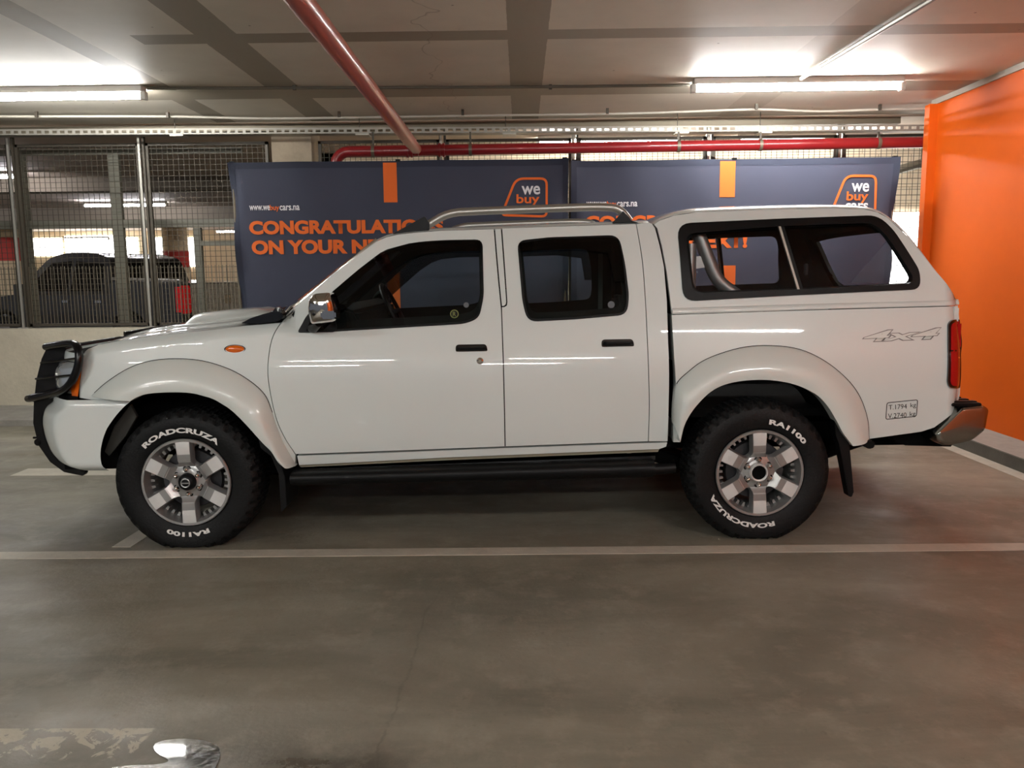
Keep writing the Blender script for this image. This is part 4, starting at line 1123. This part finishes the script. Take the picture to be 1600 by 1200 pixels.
g.tube(chaikin([(top.x+.0, .43, top.z-.02), (top.x-.01, .50, top.z+hh), (top.x-.015, .7, top.z+hh), (top.x-.015, 1.08, top.z+hh), (top.x-.01, 1.28, top.z+hh), (top.x, 1.35, top.z-.02)], 2), .024, 12); g.build('top_tube', M_bar, plate)
p2 = L3(58, 622, .43); g = G(); g.tube([(p2.x, .41, p2.z), (p2.x, 1.37, p2.z)], .022, 12); g.build('cross_tube', M_bar, plate)
g = G(); g.tube([L3(50, 622, .40), L3(44, 623, .44), (p2.x-.04, .6, p2.z), (p2.x-.04, 1.18, p2.z), Vector((L3(44, 623, .44).x, 2*YC-.44, L3(44, 623, .44).z))], .020, 12); g.build('cross_tube', M_bar, plate)
p3 = L3(62, 690, .43); g = G(); g.tube([(p3.x, .41, p3.z), (p3.x, 1.37, p3.z)], .02, 12); g.build('cross_tube', M_bar, plate)
for k in range(9):
    y = .50+k*.0975; g = G(); g.tube([(p2.x+.005, y, p2.z), (top.x-.01, y, top.z-.015)], .007, 6); g.build('grille_slat', M_bar, plate)
x, z = loc(52, 684, .43); g = G(); g.tube([(x, .43, z), (x+.05, .43, z)], .006, 6); g.build('guard_bolt', M_bar, plate)

# --- canopy
cn = panel('canopy', CAN, [WC], M_white, TR, off=-.004, thick=.03, gap=.0006, sides=(0,))[0]
panel('canopy_side', CAN, [WC], M_white, [cn, cn], off=-.004, thick=.03, gap=.0006, sides=(1,))
FA, FB = S(1050, 486.5), S(1496, 471.8)
zl = lambda x: FA[1]+(FB[1]-FA[1])*(x-FA[0])/(FB[0]-FA[0])
panel('canopy_flange', [(1050, 481.5), (1200, 476.5), (1495.5, 467.5), (1496.5, 475.8), (1300, 482.2), (1050, 491)], [], M_white, [cn, cn], off=0, thick=.02, gap=0, step=.012 if False else .02,
      fun=lambda x, z: f(x, z)-.003-.013*math.sqrt(max(0, 1-((z-zl(x))/.0175)**2)))
CT = resample([Vector(S(p[0], p[1], -.004)) for p in cr(CAN_TOP, 4)], 60)
xk = S(1392, 345)[0]
roofl = [p for p in CT if p.x <= xk+.03]
def canrow(p, crown, nu=40, dx=0, inn=0):
    y0 = f0(p.x, p.y)-.004+inn; row = []
    for k in range(nu+1):
        u = math.sin((-1+2*k/nu)*PI/2); e = (1-abs(u)**3)**.6 if abs(u) < 1 else 0
        row.append((p.x+dx*e, YC+(YC-y0)*u, p.y+crown*e))
    return row
g = G(); rows = []
for p in roofl: rows.append(canrow(p, .045 if p.x > CT[0].x+.25 else .02+.025*(p.x-CT[0].x)/.25, dx=.0 if p.x < xk-.15 else .05*(p.x-xk+.15)/.18))
g.grid(rows); o = g.build('canopy_roof', M_white, cn, ang=180, recalc=False)
if sum((p.normal.z*p.area for p in o.data.polygons)) < 0: o.data.flip_normals()
g = G(); g.grid([canrow(Vector((p.x, p.y-.035)), .03, inn=.035) for p in roofl]); g.build('canopy_lining', M_trim, cn, ang=180, recalc=False)
# rear hatch with glass
hat = [p for p in CT if p.x >= xk-.0]; hat = resample(hat, 16)
def hrow(p, t): return canrow(p, .045+(.0-.045)*t, dx=.05-.04*t)
R_ = [hrow(p, i/15) for i, p in enumerate(hat)]
g = G(); gg = G(); nfr = G()
for i in range(15):
    for k in range(40):
        q = [R_[i][k], R_[i][k+1], R_[i+1][k+1], R_[i+1][k]]
        hole = 2 <= i <= 11 and 6 <= k <= 33
        (gg if hole else g).add(q, [(0, 1, 2, 3)])
def weld(g):
    d = {}; nv = []; mp = []
    for v in g.v:
        k = tuple(round(c, 5) for c in v)
        if k not in d: d[k] = len(nv); nv.append(v)
        mp.append(d[k])
    g.v = nv; g.f = [tuple(mp[i] for i in q) for q in g.f]; return g
o = weld(g).build('canopy_hatch', M_white, cn, ang=60, recalc=False)
if sum((p.normal.x*p.area for p in o.data.polygons)) < 0: o.data.flip_normals()
g2 = G(); g2.v = [(x-.02, y, z-.01) for x, y, z in g.v]; g2.f = list(g.f); g2.build('hatch_lining', M_trim, o, recalc=False)
weld(gg).build('hatch_glass', M_cglass, o, ang=180, recalc=False)
# side windows
PA = [cn, cn]
ring('window_frame', WC, WCI, M_blk, PA, -.010, .04)
panel('window_glass', shrink(WC, 4), [], M_cglass, PA, off=.012, thick=.004, gap=0)
inner('canopy_lining', [(1052, 486), (1046, 430), (1036, 372), (1052, 341), (1200, 331), (1350, 330.5), (1382, 341), (1418, 374), (1458, 424), (1490, 464), (1494, 474)], [fillet([(1076, 369, 12), (1222, 357, 10), (1292, 354, 8), (1300, 370, 6), (1309, 400, 8), (1322, 441, 10), (1250, 449, 10), (1086, 455, 14)]), fillet([(1340, 352, 6), (1362, 351, 14), (1382, 370, 14), (1420, 434, 8), (1417, 441, 8), (1350, 444, 8)])], .03, parent=None) if False else None
for sd in (0, 1):
    pass
LINH = [fillet([(1075, 368, 14), (1222, 356, 10), (1364, 351, 16), (1384, 370, 18), (1423, 433, 8), (1420, 442, 10), (1250, 450, 10), (1085, 456, 16)])]
LINF = [fillet([(1075, 368, 14), (1222, 356, 10), (1330, 352.5, 14), (1342, 372, 12), (1352, 410, 12), (1361, 446, 14), (1250, 450, 10), (1085, 456, 16)])]
LO = [(1052, 487), (1046, 430), (1036, 372), (1052, 341), (1200, 331), (1350, 330.5), (1382, 341), (1418, 374), (1458, 424), (1490, 464), (1494, 475)]
panel('canopy_side_lining', LO, LINH, M_trim, PA, off=.028, thick=.02, gap=0, sides=(0,))
panel('canopy_side_lining', LO, LINF, M_trim, PA, off=.028, thick=.02, gap=0, sides=(1,))
def bar2(a, b, y, r, name, mat, parent, n=8):
    g = G(); A = loc(*a, y); B = loc(*b, y); g.tube([(A[0], y, A[1]), (B[0], y, B[1])], r, n); return g.build(name, mat, parent)
for sd in (0, 1):
    g = G(); a, b = S(1219, 353), S(1249, 453)
    for w, m_, dx in ((.009, M_blk, .012), (.006, M_galv, -.003)):
        g = G(); v = []
        for (x, z) in (a, b):
            y = f(x, z)+.006
            for (ex, ey) in ((-w, -.006), (w, -.006), (w, .01), (-w, .01)):
                yy = y+ey; v.append((x+dx+ex, yy if not sd else 2*YC-yy, z))
        g.add(v, [(0,1,2,3),(7,6,5,4),(0,4,5,1),(1,5,6,2),(2,6,7,3),(3,7,4,0)]); g.build('slider_bar', m_, cn)
x, z = S(1262, 421); y = f(x, z)+.02; g = G(); g.box((x-.012, y-.01, z-.03), (x+.008, y+.01, z+.03)); g.build('slider_latch', M_blk, cn, bevel=.004)
# canopy front wall (white outside) with window
cw0, cw1 = S(1049, 488), S(1024, 352)
bulkhead(lambda z: cw0[0]+.02+(cw1[0]-cw0[0])*max(0, (z-cw0[1])/(cw1[1]-cw0[1])), 1.05, cw1[1]-.0, (1.2, 1.52, .75), 'canopy_front_wall', 'canopy_front_window', M_cglass, cn, inn=.015)
# --- roll bar in the bed
ry = .36
rb = None
for sd, y in ((0, ry), (1, 2*YC-ry)):
    pts = chaikin([L3(1083, 352, ry), L3(1092, 366, ry), L3(1112, 420, ry), L3(1124, 442, ry), L3(1152, 462, ry), L3(1200, 500, ry)], 2)
    g = G(); g.tube([(p.x, y, p.z) for p in pts], .036, 16)
    o = g.build('roll_bar' if not sd else 'roll_bar_leg', M_rollb, TR if not sd else rb)
    if not sd: rb = o
    q = G(); pv = L3(1078, 460, ry); q.tube([(pv.x, y, pv.z+.27), (pv.x, y, pv.z-.3)], .03, 14); q.build('roll_bar_post', M_rollb, rb)
    q = G(); P = [loc(*p, ry) for p in [(1078, 402), (1102, 399), (1108, 417), (1080, 421)]]; q.prism(P, y-.01, y+.01); q.build('gusset_plate', M_rollb, rb, bevel=.002)
tp = L3(1085, 353, ry); q = G(); q.tube([(tp.x, ry, tp.z), (tp.x, 2*YC-ry, tp.z)], .03, 14); q.build('roll_bar_hoop', M_rollb, rb)

# --- bed interior, tailgate, tail lights
xb0, xb1 = S(1052, 560)[0], XE
g = G(); g.box((xb0+.01, .16, .62), (xb1-.06, 1.62, .66)); g.box((xb0+.01, .14, .62), (xb0+.04, 1.64, 1.08)); g.build('bed_floor', M_dark, TR)
zt_b = S(1495, 478)[1]; zb_b = S(1497, 628)[1]
g = G(); g.box((xb1-.035, .155, zb_b), (xb1-.0, 1.625, zt_b)); tg = g.build('tailgate', M_white, TR, bevel=.008)
g = G(); g.box((xb1-.005, .77, .9), (xb1+.015, 1.01, .97)); g.build('tailgate_handle', M_blk, tg, bevel=.006)
TLo = fillet([(1482, 506, 5), (1489, 499.5, 4), (1499.5, 499, 2), (1503.5, 537, 6), (1501.5, 552, 4), (1501.5, 590), (1500, 607, 3), (1484, 606, 5), (1481, 598, 5), (1482, 550)])
TLi = fillet([(1486.5, 509, 4), (1491, 503.5, 3), (1499, 502.5, 2), (1502, 538, 6), (1500, 552, 4), (1500, 590), (1499, 603.5, 3), (1488, 603, 3), (1485.5, 597, 4), (1486, 550)])
th = panel('tail_light', TLo, [], M_gloss, TR, off=-.012, thick=.06, gap=0, step=.02)
panel('tail_lens', TLi, [], M_red, th, off=-.018, thick=.04, gap=0, step=.02)
panel('lens_divider', [(1486, 547), (1501, 545), (1501, 547.5), (1486, 549.5)], [], M_gloss, th, off=-.0195, thick=.01, gap=0, step=.05)
for sd in (0, 1):
    z0, z1 = S(1498, 605)[1], S(1498, 501)[1]; g = G(); a, b = .10, .19
    g.box((xb1-.03, a+.03, z0), (xb1+.006, b, z1)) if not sd else g.box((xb1-.03, 2*YC-b, z0), (xb1+.006, 2*YC-a-.03, z1)); g.build('rear_lens', M_red, th[sd], bevel=.012)
# 4x4 badge and mass decal
def skin_text(s, x0, y0, x1, y1, off, name, mat, parent, bold=0, shear=0, dy=0):
    g = G()
    def fn(u, v):
        px = x0+(x1-x0)*u+shear*v; py = y0+(y1-y0)*v+dy*u; x, z = S(px, py, off); return (x, f(x, z)+off, z)
    text_on(g, s, fn, bold); o = g.build(name, mat, parent, ang=180, recalc=False)
    if sum(p.normal.y*p.area for p in o.data.polygons) > 0: o.data.flip_normals()
    return o
b4 = skin_text('4x4', 1342, 535.5, 1460, 516, -.0015, 'drive_badge', M_badge, bed[0], .055, 17, -5)
skin_text('4x4', 1344, 534.3, 1458.5, 517.2, -.003, 'badge_face', M_flare, bed[0], .022, 17, -5)
fr = fillet([(1385.5, 629, 4), (1434.5, 624, 4), (1432.5, 651, 4), (1383.5, 656, 4)])
o = panel('mass_decal', fr, [shrink(fr, 1.1)], M_decal, [bed[0], bed[0]], off=-.0015, thick=.001, gap=0, sides=(0,))[0]
for s, a in (('T.1794', (1388.5, 640.3, 1417, 632.8)), ('kg', (1422.5, 638.6, 1431.5, 629.6)), ('V.2740', (1387.5, 653.8, 1416.5, 646.3)), ('kg', (1421.5, 652.3, 1430.5, 643.3))):
    skin_text(s, *a, -.0018, 'decal_text', M_decal, o, .0, 0, -1.8 if len(s) > 3 else -.6)

# --- rear bumper
RBO = [(1461, 679, 4), (1500, 641, 5), (1506, 637, 3), (1541, 634, 4), (1547, 640, 4), (1541, 672, 6), (1520, 689, 8), (1478, 698, 6), (1464, 691, 4)]
P = [Vector(loc(p[0], p[1], .05)) for p in fillet(RBO)]
g = G(); cx = sum(p.x for p in P)/len(P); cz = sum(p.y for p in P)/len(P); rows = []
for (y, sc_, dx) in ((.045, .0, 0), (.045, .80, 0), (.047, .90, 0), (.055, .97, 0), (.075, 1.0, 0), (.16, 1.0, .015), (.35, 1.0, .03), (YC, 1.0, .04)):
    rows.append([(cx+(p.x-cx)*sc_+dx*(1 if p.x > cx else 0), y, cz+(p.y-cz)*sc_) for p in P+[P[0]]])
rows += [[(a, 2*YC-b, c) for a, b, c in r] for r in reversed(rows[:-1])]
g.grid(rows); rbp = g.build('rear_bumper', M_steelb, TR, ang=40)
zt_ = max(p.y for p in P); x1_ = max(p.x for p in P); x0_ = loc(1500, 640, .05)[0]
g = G(); g.box((x0_-.03, .07, zt_-.004), (x1_-.03, 1.71, zt_+.012)); st = g.build('bumper_step', M_blk, rbp, bevel=.004)
g = G()
for k in range(22): y = .10+k*.073; g.box((x0_-.02, y, zt_+.010), (x1_-.04, y+.035, zt_+.018))
g.build('step_tread', M_blk, st)
g = G(); P = [loc(*p, .3) for p in [(1380, 676), (1462, 666), (1500, 634), (1506, 640), (1470, 692), (1400, 690), (1385, 684)]]; g.prism(P, .2, .28); g.build('bumper_bracket', M_dark, TR); g = G(); g.prism(P, 1.5, 1.58); g.build('bumper_bracket', M_dark, TR)
g = G(); P = [loc(*p, .1) for p in [(1455, 672), (1478, 655), (1498, 632), (1503, 638), (1470, 676), (1462, 682)]]; g.prism(P, .085, 1.69); g.build('bumper_filler', M_blk, TR)
g = G(); P = [loc(*p, .05) for p in [(1335, 690), (1358, 686), (1364, 690), (1362, 698), (1354, 700)]]; g.prism(P, .02, .2); g.build('flare_end_cap', M_blk, TR, bevel=.004)

# --- mud flaps
for px_, nm in (([(1301, 632), (1309, 640), (1316, 655), (1327, 657), (1326, 690), (1333, 768), (1330, 776), (1325, 775), (1310, 693), (1305, 680)], 'mud_flap'), ([(404, 684), (414, 688), (428, 702), (440, 726), (446, 745), (449, 790), (440, 800), (436, 740), (424, 712), (408, 700)], 'mud_flap')):
    for sd in (0, 1):
        P = [loc(*p, .03) for p in px_]; g = G(); g.prism(P, .02, .27 if px_[0][0] < 900 else .085)
        if sd: g.v = [(x, 2*YC-y, z) for x, y, z in g.v]
        g.build(nm, M_rubm, TR, bevel=.003)
# --- side steps
for sd in (0, 1):
    yo = .0
    A0, A1 = loc(452, 741, yo), loc(1024, 723, yo); B0, B1 = loc(456, 760, yo), loc(1022, 747, yo)
    def sec(a, b, y0=yo):
        (x, zt), (_, zb) = a, b; h = zt-zb
        return [(x, y0+.17, zt+.002), (x, y0+.03, zt), (x, y0+.008, zt-h*.15), (x, y0, zt-h*.4), (x, y0+.004, zt-h*.75), (x, y0+.02, zb), (x, y0+.17, zb)]
    s0, s1 = sec(A0, B0), sec(A1, B1); n = len(s0)
    v = s0+s1
    if sd: v = [(x, 2*YC-y, z) for x, y, z in v]
    g = G(); g.add(v, [tuple(range(n)), tuple(reversed(range(n, 2*n)))]+[(i, i+n, (i+1) % n+n, (i+1) % n) for i in range(n)])
    step = g.build('side_step', M_blk, TR, ang=50)
    e0, e1 = loc(1022, 735, .03), loc(1056, 733, .03); g = G(); g.tube([(e0[0], .05 if not sd else 2*YC-.05, e0[1]+.0), (e1[0], .06 if not sd else 2*YC-.06, e1[1])], [.03, .028], 14); g.build('step_end', M_blk, step)
    # upper rubber rail and brackets
    a, b = loc(470, 733, .1), loc(1024, 712, .1); g = G()
    v = [(a[0], .10, a[1]), (b[0], .10, b[1]), (b[0], .10, b[1]-.035), (a[0], .10, a[1]-.035)]; v += [(x, y+.08, z) for x, y, z in v]
    if sd: v = [(x, 2*YC-y, z) for x, y, z in v]
    g.add(v, [(0,1,2,3),(7,6,5,4),(0,4,5,1),(1,5,6,2),(2,6,7,3),(3,7,4,0)]); g.build('step_rail', M_gloss, step)
    for t in (.15, .5, .85):
        x = A0[0]+(A1[0]-A0[0])*t; z = B0[1]+(B1[1]-B0[1])*t; g = G(); yy = (.1, .5) if not sd else (2*YC-.5, 2*YC-.1); g.box((x-.025, yy[0], z+.0), (x+.025, yy[1], z+.04)); g.build('step_bracket', M_dark, step)
# --- chassis, axles, underbody
g = G()
for y in (.42, 1.26): g.box((-.7, y, .40), (3.95, y+.1, .54))
for x in (-.55, .6, 1.5, 2.3, 3.7): g.box((x, .42, .42), (x+.1, 1.36, .52))
g.box((.42, .14, .50), (2.45, 1.64, .56)); ch = g.build('chassis', M_dark, TR)
g = G(); g.tube([(2.95, .16, .36), (2.95, 1.62, .36)], .045, 12); g.lathe([(.001, -.14), (.13, -.08), (.15, 0), (.13, .08), (.001, .14)], (2.95, YC, .36), 18, 'x'); g.build('rear_axle', M_dark, ch)
g = G(); g.tube([(0, .16, .34), (0, 1.62, .34)], .03, 12); g.box((-.25, .5, .26), (.25, 1.28, .44)); g.build('front_suspension', M_dark, ch, bevel=.02)
g = G(); g.box((.35, .62, .28), (1.25, 1.16, .52)); g.build('gearbox', M_dark, ch, bevel=.04)
g = G(); g.box((1.35, .25, .30), (2.3, .62, .52)); g.build('fuel_tank', M_dark, ch, bevel=.04)
g = G(); g.tube([(.4, 1.2, .33), (2.4, 1.2, .33), (2.7, 1.25, .45), (3.4, 1.25, .45), (3.9, 1.45, .36)], .03, 10); g.build('exhaust', M_dark, ch)
g = G(); g.box((3.05, .25, .62), (3.95, 1.53, .64)); g.build('spare_shield', M_dark, ch)
g = G(); g.box((-.60, .4, .55), (.45, 1.38, .95)); g.build('engine', M_dark, ch)
for y in (.36, 1.42):
    g = G(); g.tube([(2.35, y, .42), (2.6, y, .33), (2.95, y, .30), (3.3, y, .34), (3.62, y, .45)], .025, 8, sx=1.6); g.build('leaf_spring', M_dark, ch)
x, z = loc(172, 719.5, .2); g = G(); g.tube([(x-.01, .2, z), (x+.07, .2, z-.003)], .008, 8); g.build('tow_hook', M_galv, ch)

# --- wheels
RW = .372
def make_wheel(cx, cz, side, front, lets):
    y0 = .0
    tread = [(.222, .03), (.232, .012), (.245, .006), (.262, .002), (.290, -.004), (.318, -.003), (.335, .002), (.350, .010), (.360, .022), (.368, .040), (RW, .062), (RW, .10), (RW, .13), (RW, .165), (RW, .19), (.368, .212), (.358, .232), (.33, .248), (.29, .255), (.24, .245), (.222, .225)]
    N = 216
    def rm(j, k, r):
        if r >= .350:
            if 9 <= j <= 15:
                c = (k+(j % 2)*3) % 6
                return r-(.013 if c in (0, 1) else 0)
            return r-(.012 if (k % 6) in (0, 1) and 7 <= j <= 17 else 0)
        return r
    g = G(); g.lathe(tread, (0, y0, 0), N, 'y', rm=rm)
    v = []
    for (a, b, c) in g.v:
        z = c+cz
        if z < .004:
            b += (.012 if b > .13 else -.012)*min(1, (.004-z)/.03); z = .004-(.004-z)*.08
        elif z < .10: b += (.010 if b > .13 else -.010)*(1-(z-.004)/.096)**2
        v.append((a, b, z-cz))
    g.v = v
    m = (lambda p: (p[0]+cx, p[1] if not side else 2*YC-p[1], p[2]+cz))
    # rim body
    r = G(); prof = [(.222, .028), (.227, .008), (.223, .003), (.212, .004), (.206, .020), (.200, .050), (.192, .12), (.190, .20), (.222, .225)]
    r.lathe(prof, (0, y0, 0), 72)
    hub = G(); hub.lathe([(.036, .022), (.040, .020), (.045, .030), (.070, .036), (.090, .036), (.100, .046), (.100, .075), (.03, .08)], (0, 0, 0), 48)
    # ring segments webbing between spokes close to hub
    sp = G(); face_ = G()
    for k in range(6):
        an = PI/2+.03+k*PI/3; e = Vector((math.cos(an), 0, math.sin(an))); t = Vector((-math.sin(an), 0, math.cos(an)))
        def P(r_, w, y): q = e*r_+t*w; return (q.x, y, q.z)
        secs = [(.070, .050, .040), (.088, .040, .030), (.100, .0345, .018), (.112, .034, .010), (.16, .036, .007), (.207, .038, .006), (.222, .038, .010)]
        v = []; 
        for (r_, w, y) in secs: v += [P(r_, -w, y+.004), P(r_, -w*.93, y), P(r_, w*.93, y), P(r_, w, y+.004), P(r_, w*1.12, y+.05), P(r_, -w*1.12, y+.05)]
        fs = []; n = 6
        for i in range(len(secs)-1):
            for q in range(n): fs.append((i*n+q, i*n+(q+1) % n, (i+1)*n+(q+1) % n, (i+1)*n+q))
        sp.add(v, fs)
        v = []
        for (r_, w) in ((.1055, .033), (.16, .0345), (.206, .037), (.219, .0365)):
            y = {.1055: .0135, .16: .0058, .206: .0048, .219: .008}[r_]; v += [P(r_, -w*.93, y), P(r_, w*.93, y)]
        face_.add(v, [(2*i, 2*i+1, 2*i+3, 2*i+2) for i in range(3)])
    for g_ in (g, r, hub, sp, face_): g_.v = [m(p) for p in g_.v]
    root = r.build('wheel', M_alloy, TR, ang=40)
    g.build('tyre', M_rub, root, ang=28)
    hub.build('hub', M_alloy, root, ang=50); sp.build('spokes', M_alloy, root, ang=30)
    fo = face_.build('spoke_faces', M_spoke, root, ang=20, recalc=False)
    if (sum(p.normal.y*p.area for p in fo.data.polygons) > 0) != bool(side): fo.data.flip_normals()
    def L(prof, c, n, name, mat):
        q = G(); q.lathe(prof, c, n); q.v = [m(p) for p in q.v]; return q.build(name, mat, root, ang=40)
    for k in range(6):
        an = PI/2+.03+k*PI/3; c = (.064*math.cos(an), 0, .064*math.sin(an))
        L([(.0005, .008), (.008, .010), (.0125, .016), (.0135, .036)], c, 6, 'wheel_nut', M_chrome)
        L([(.013, .0352), (.0195, .0352), (.0205, .0358)], c, 16, 'nut_recess', M_bar)
    if front:
        L([(.0005, -.004), (.030, -.003), (.038, .004), (.042, .012), (.046, .034)], (0, 0, 0), 28, 'centre_cap', M_blk)
        L([(.0185, -.0045), (.0215, -.0056), (.0245, -.0042)], (0, 0, 0), 28, 'cap_emblem', M_alloy)
        q = G(); q.box((-.020, -.0056, -.003), (.020, -.0036, .003)); q.v = [m(p) for p in q.v]; q.build('cap_emblem', M_alloy, root)
    else:
        L([(.0005, .026), (.038, .024), (.040, .02)], (0, 0, 0), 28, 'centre_bore', M_dark)
        L([(.038, .022), (.039, .014), (.043, .012), (.046, .018), (.049, .032)], (0, 0, 0), 32, 'centre_ring', M_spoke)
    L([(.0005, .10), (.15, .10), (.155, .115), (.155, .13)], (0, 0, 0), 36, 'brake_disc', M_brake)
    q = G()                                    # rib blocks inside the barrel
    for k in range(36):
        an = 2*PI*k/36; e = Vector((math.cos(an), 0, math.sin(an))); t = Vector((-e.z, 0, e.x))
        v = [e*.198+t*.008, e*.198-t*.008, e*.178-t*.005, e*.178+t*.005]; v = [Vector((a.x, .058, a.z)) for a in v]+[Vector((a.x, .095, a.z)) for a in v]
        q.add([m(a) for a in v], [(0,1,2,3),(7,6,5,4),(0,4,5,1),(1,5,6,2),(2,6,7,3),(3,7,4,0)])
    q.build('barrel_ribs', M_alloy, root)
    q = G()
    for k in range(1, 12):
        an = .4+PI*(k*.16); c = (.187*math.cos(an), 0, .187*math.sin(an))
    for (s, mid, span, rad, h) in lets:         # lettering: centre angle (deg), span, radius, height
        v, fcs, _ = text_mesh(s, .045); q = G()
        def mp(u, w, y=-.0065):
            a = math.radians(mid+span/2-u*span); rr = rad+(w-.5)*h; return m((rr*math.cos(a), y, rr*math.sin(a)))
        q.add([mp(*p) for p in v], fcs); o = q.build('tyre_lettering', M_let, root, ang=180, recalc=False)
        if (sum(p.normal.y*p.area for p in o.data.polygons) > 0) != bool(side): o.data.flip_normals()
    return root
cf = loc(291, 754, .01); cb = loc(1187, 739.5, .01)
T1 = [('ROADCRUZA', 92, 88, .272, .027), ('RA1100', 270, 47, .268, .025)]
T2 = [('RA1100', 59, 47, .272, .026), ('ROADCRUZA', 245, 84, .272, .026)]
make_wheel(cf[0], cf[1], 0, True, T1); make_wheel(cb[0], cb[1], 0, False, T2)
make_wheel(cf[0], cf[1], 1, True, []); make_wheel(cb[0], cb[1], 1, False, [])

# --- door mirrors
for sd in (0, 1):
    yo, yi = -.13, .03
    Pm = fillet([(482, 466, 5), (490, 459, 6), (516, 457, 8), (521, 470, 5), (524, 482, 4), (524, 500, 5), (519, 503, 4), (485, 507, 4), (480, 484, 6)])
    P = [Vector(loc(p[0], p[1], yo+.03)) for p in Pm]; cx = sum(p.x for p in P)/len(P); cz = sum(p.y for p in P)/len(P); rows = []
    for (y, sc_) in ((yo, 0), (yo, .45), (yo+.006, .72), (yo+.02, .90), (yo+.045, 1.0), (yi, .97), (yi+.01, .7), (yi+.012, 0)):
        rows.append([(cx+(p.x-cx)*sc_, y if not sd else 2*YC-y, cz+(p.y-cz)*sc_) for p in P+[P[0]]])
    g = G(); g.grid(rows); mm = g.build('door_mirror', M_chrome, fd[sd], ang=60)
    # raised boss with screw, step in the cover
    q = loc(507, 490, yo); g = G(); g.box((q[0]-.018, yo-.012, q[1]-.026), (q[0]+.055, yo+.04, q[1]+.012)); g.v = [(a, b if not sd else 2*YC-b, c) for a, b, c in g.v]; g.build('mirror_boss', M_chrome, mm, bevel=.008)
    q = loc(490, 491, yo); g = G(); g.lathe([(.0005, -.006), (.007, -.004), (.008, .01)], (q[0], yo, q[1]), 12); g.v = [(a, b if not sd else 2*YC-b, c) for a, b, c in g.v]; g.build('mirror_screw', M_blk, mm)
    g = G(); a = loc(484, 514, .03); b = loc(500, 505, .0); g.tube([(a[0], .075, a[1]), (a[0]+.02, .03, a[1]), (b[0], -.03, b[1])], [.022, .02, .018], 12); g.v = [(p, r if not sd else 2*YC-r, s) for p, r, s in g.v]; g.build('mirror_arm', M_blk, mm)

# --- roof rails
ry0, ry1 = .30, 2*YC-.30
for i, y in enumerate((ry0, ry1)):
    pts = chaikin([L3(668, 352, ry0), L3(700, 332.5, ry0), L3(745, 330, ry0), L3(850, 326, ry0), L3(955, 322.5, ry0), L3(972, 330, ry0), L3(984, 346, ry0)], 2)
    g = G(); g.tube([(p.x, y, p.z) for p in pts], .021, 14); o = g.build('roof_rail', M_rack, TR)
    P = [loc(*p, ry0) for p in [(614, 366), (664, 338.5), (672, 350), (671, 361)]]; g = G(); g.prism(P, y-.028, y+.028); g.build('rail_foot', M_blk, o, bevel=.003)
    P = [loc(*p, ry0) for p in [(956, 349), (966, 339), (972, 330), (982, 340), (986, 346), (996, 348)]]; g = G(); g.prism(P, y-.028, y+.028); g.build('rail_foot', M_blk, o, bevel=.003)
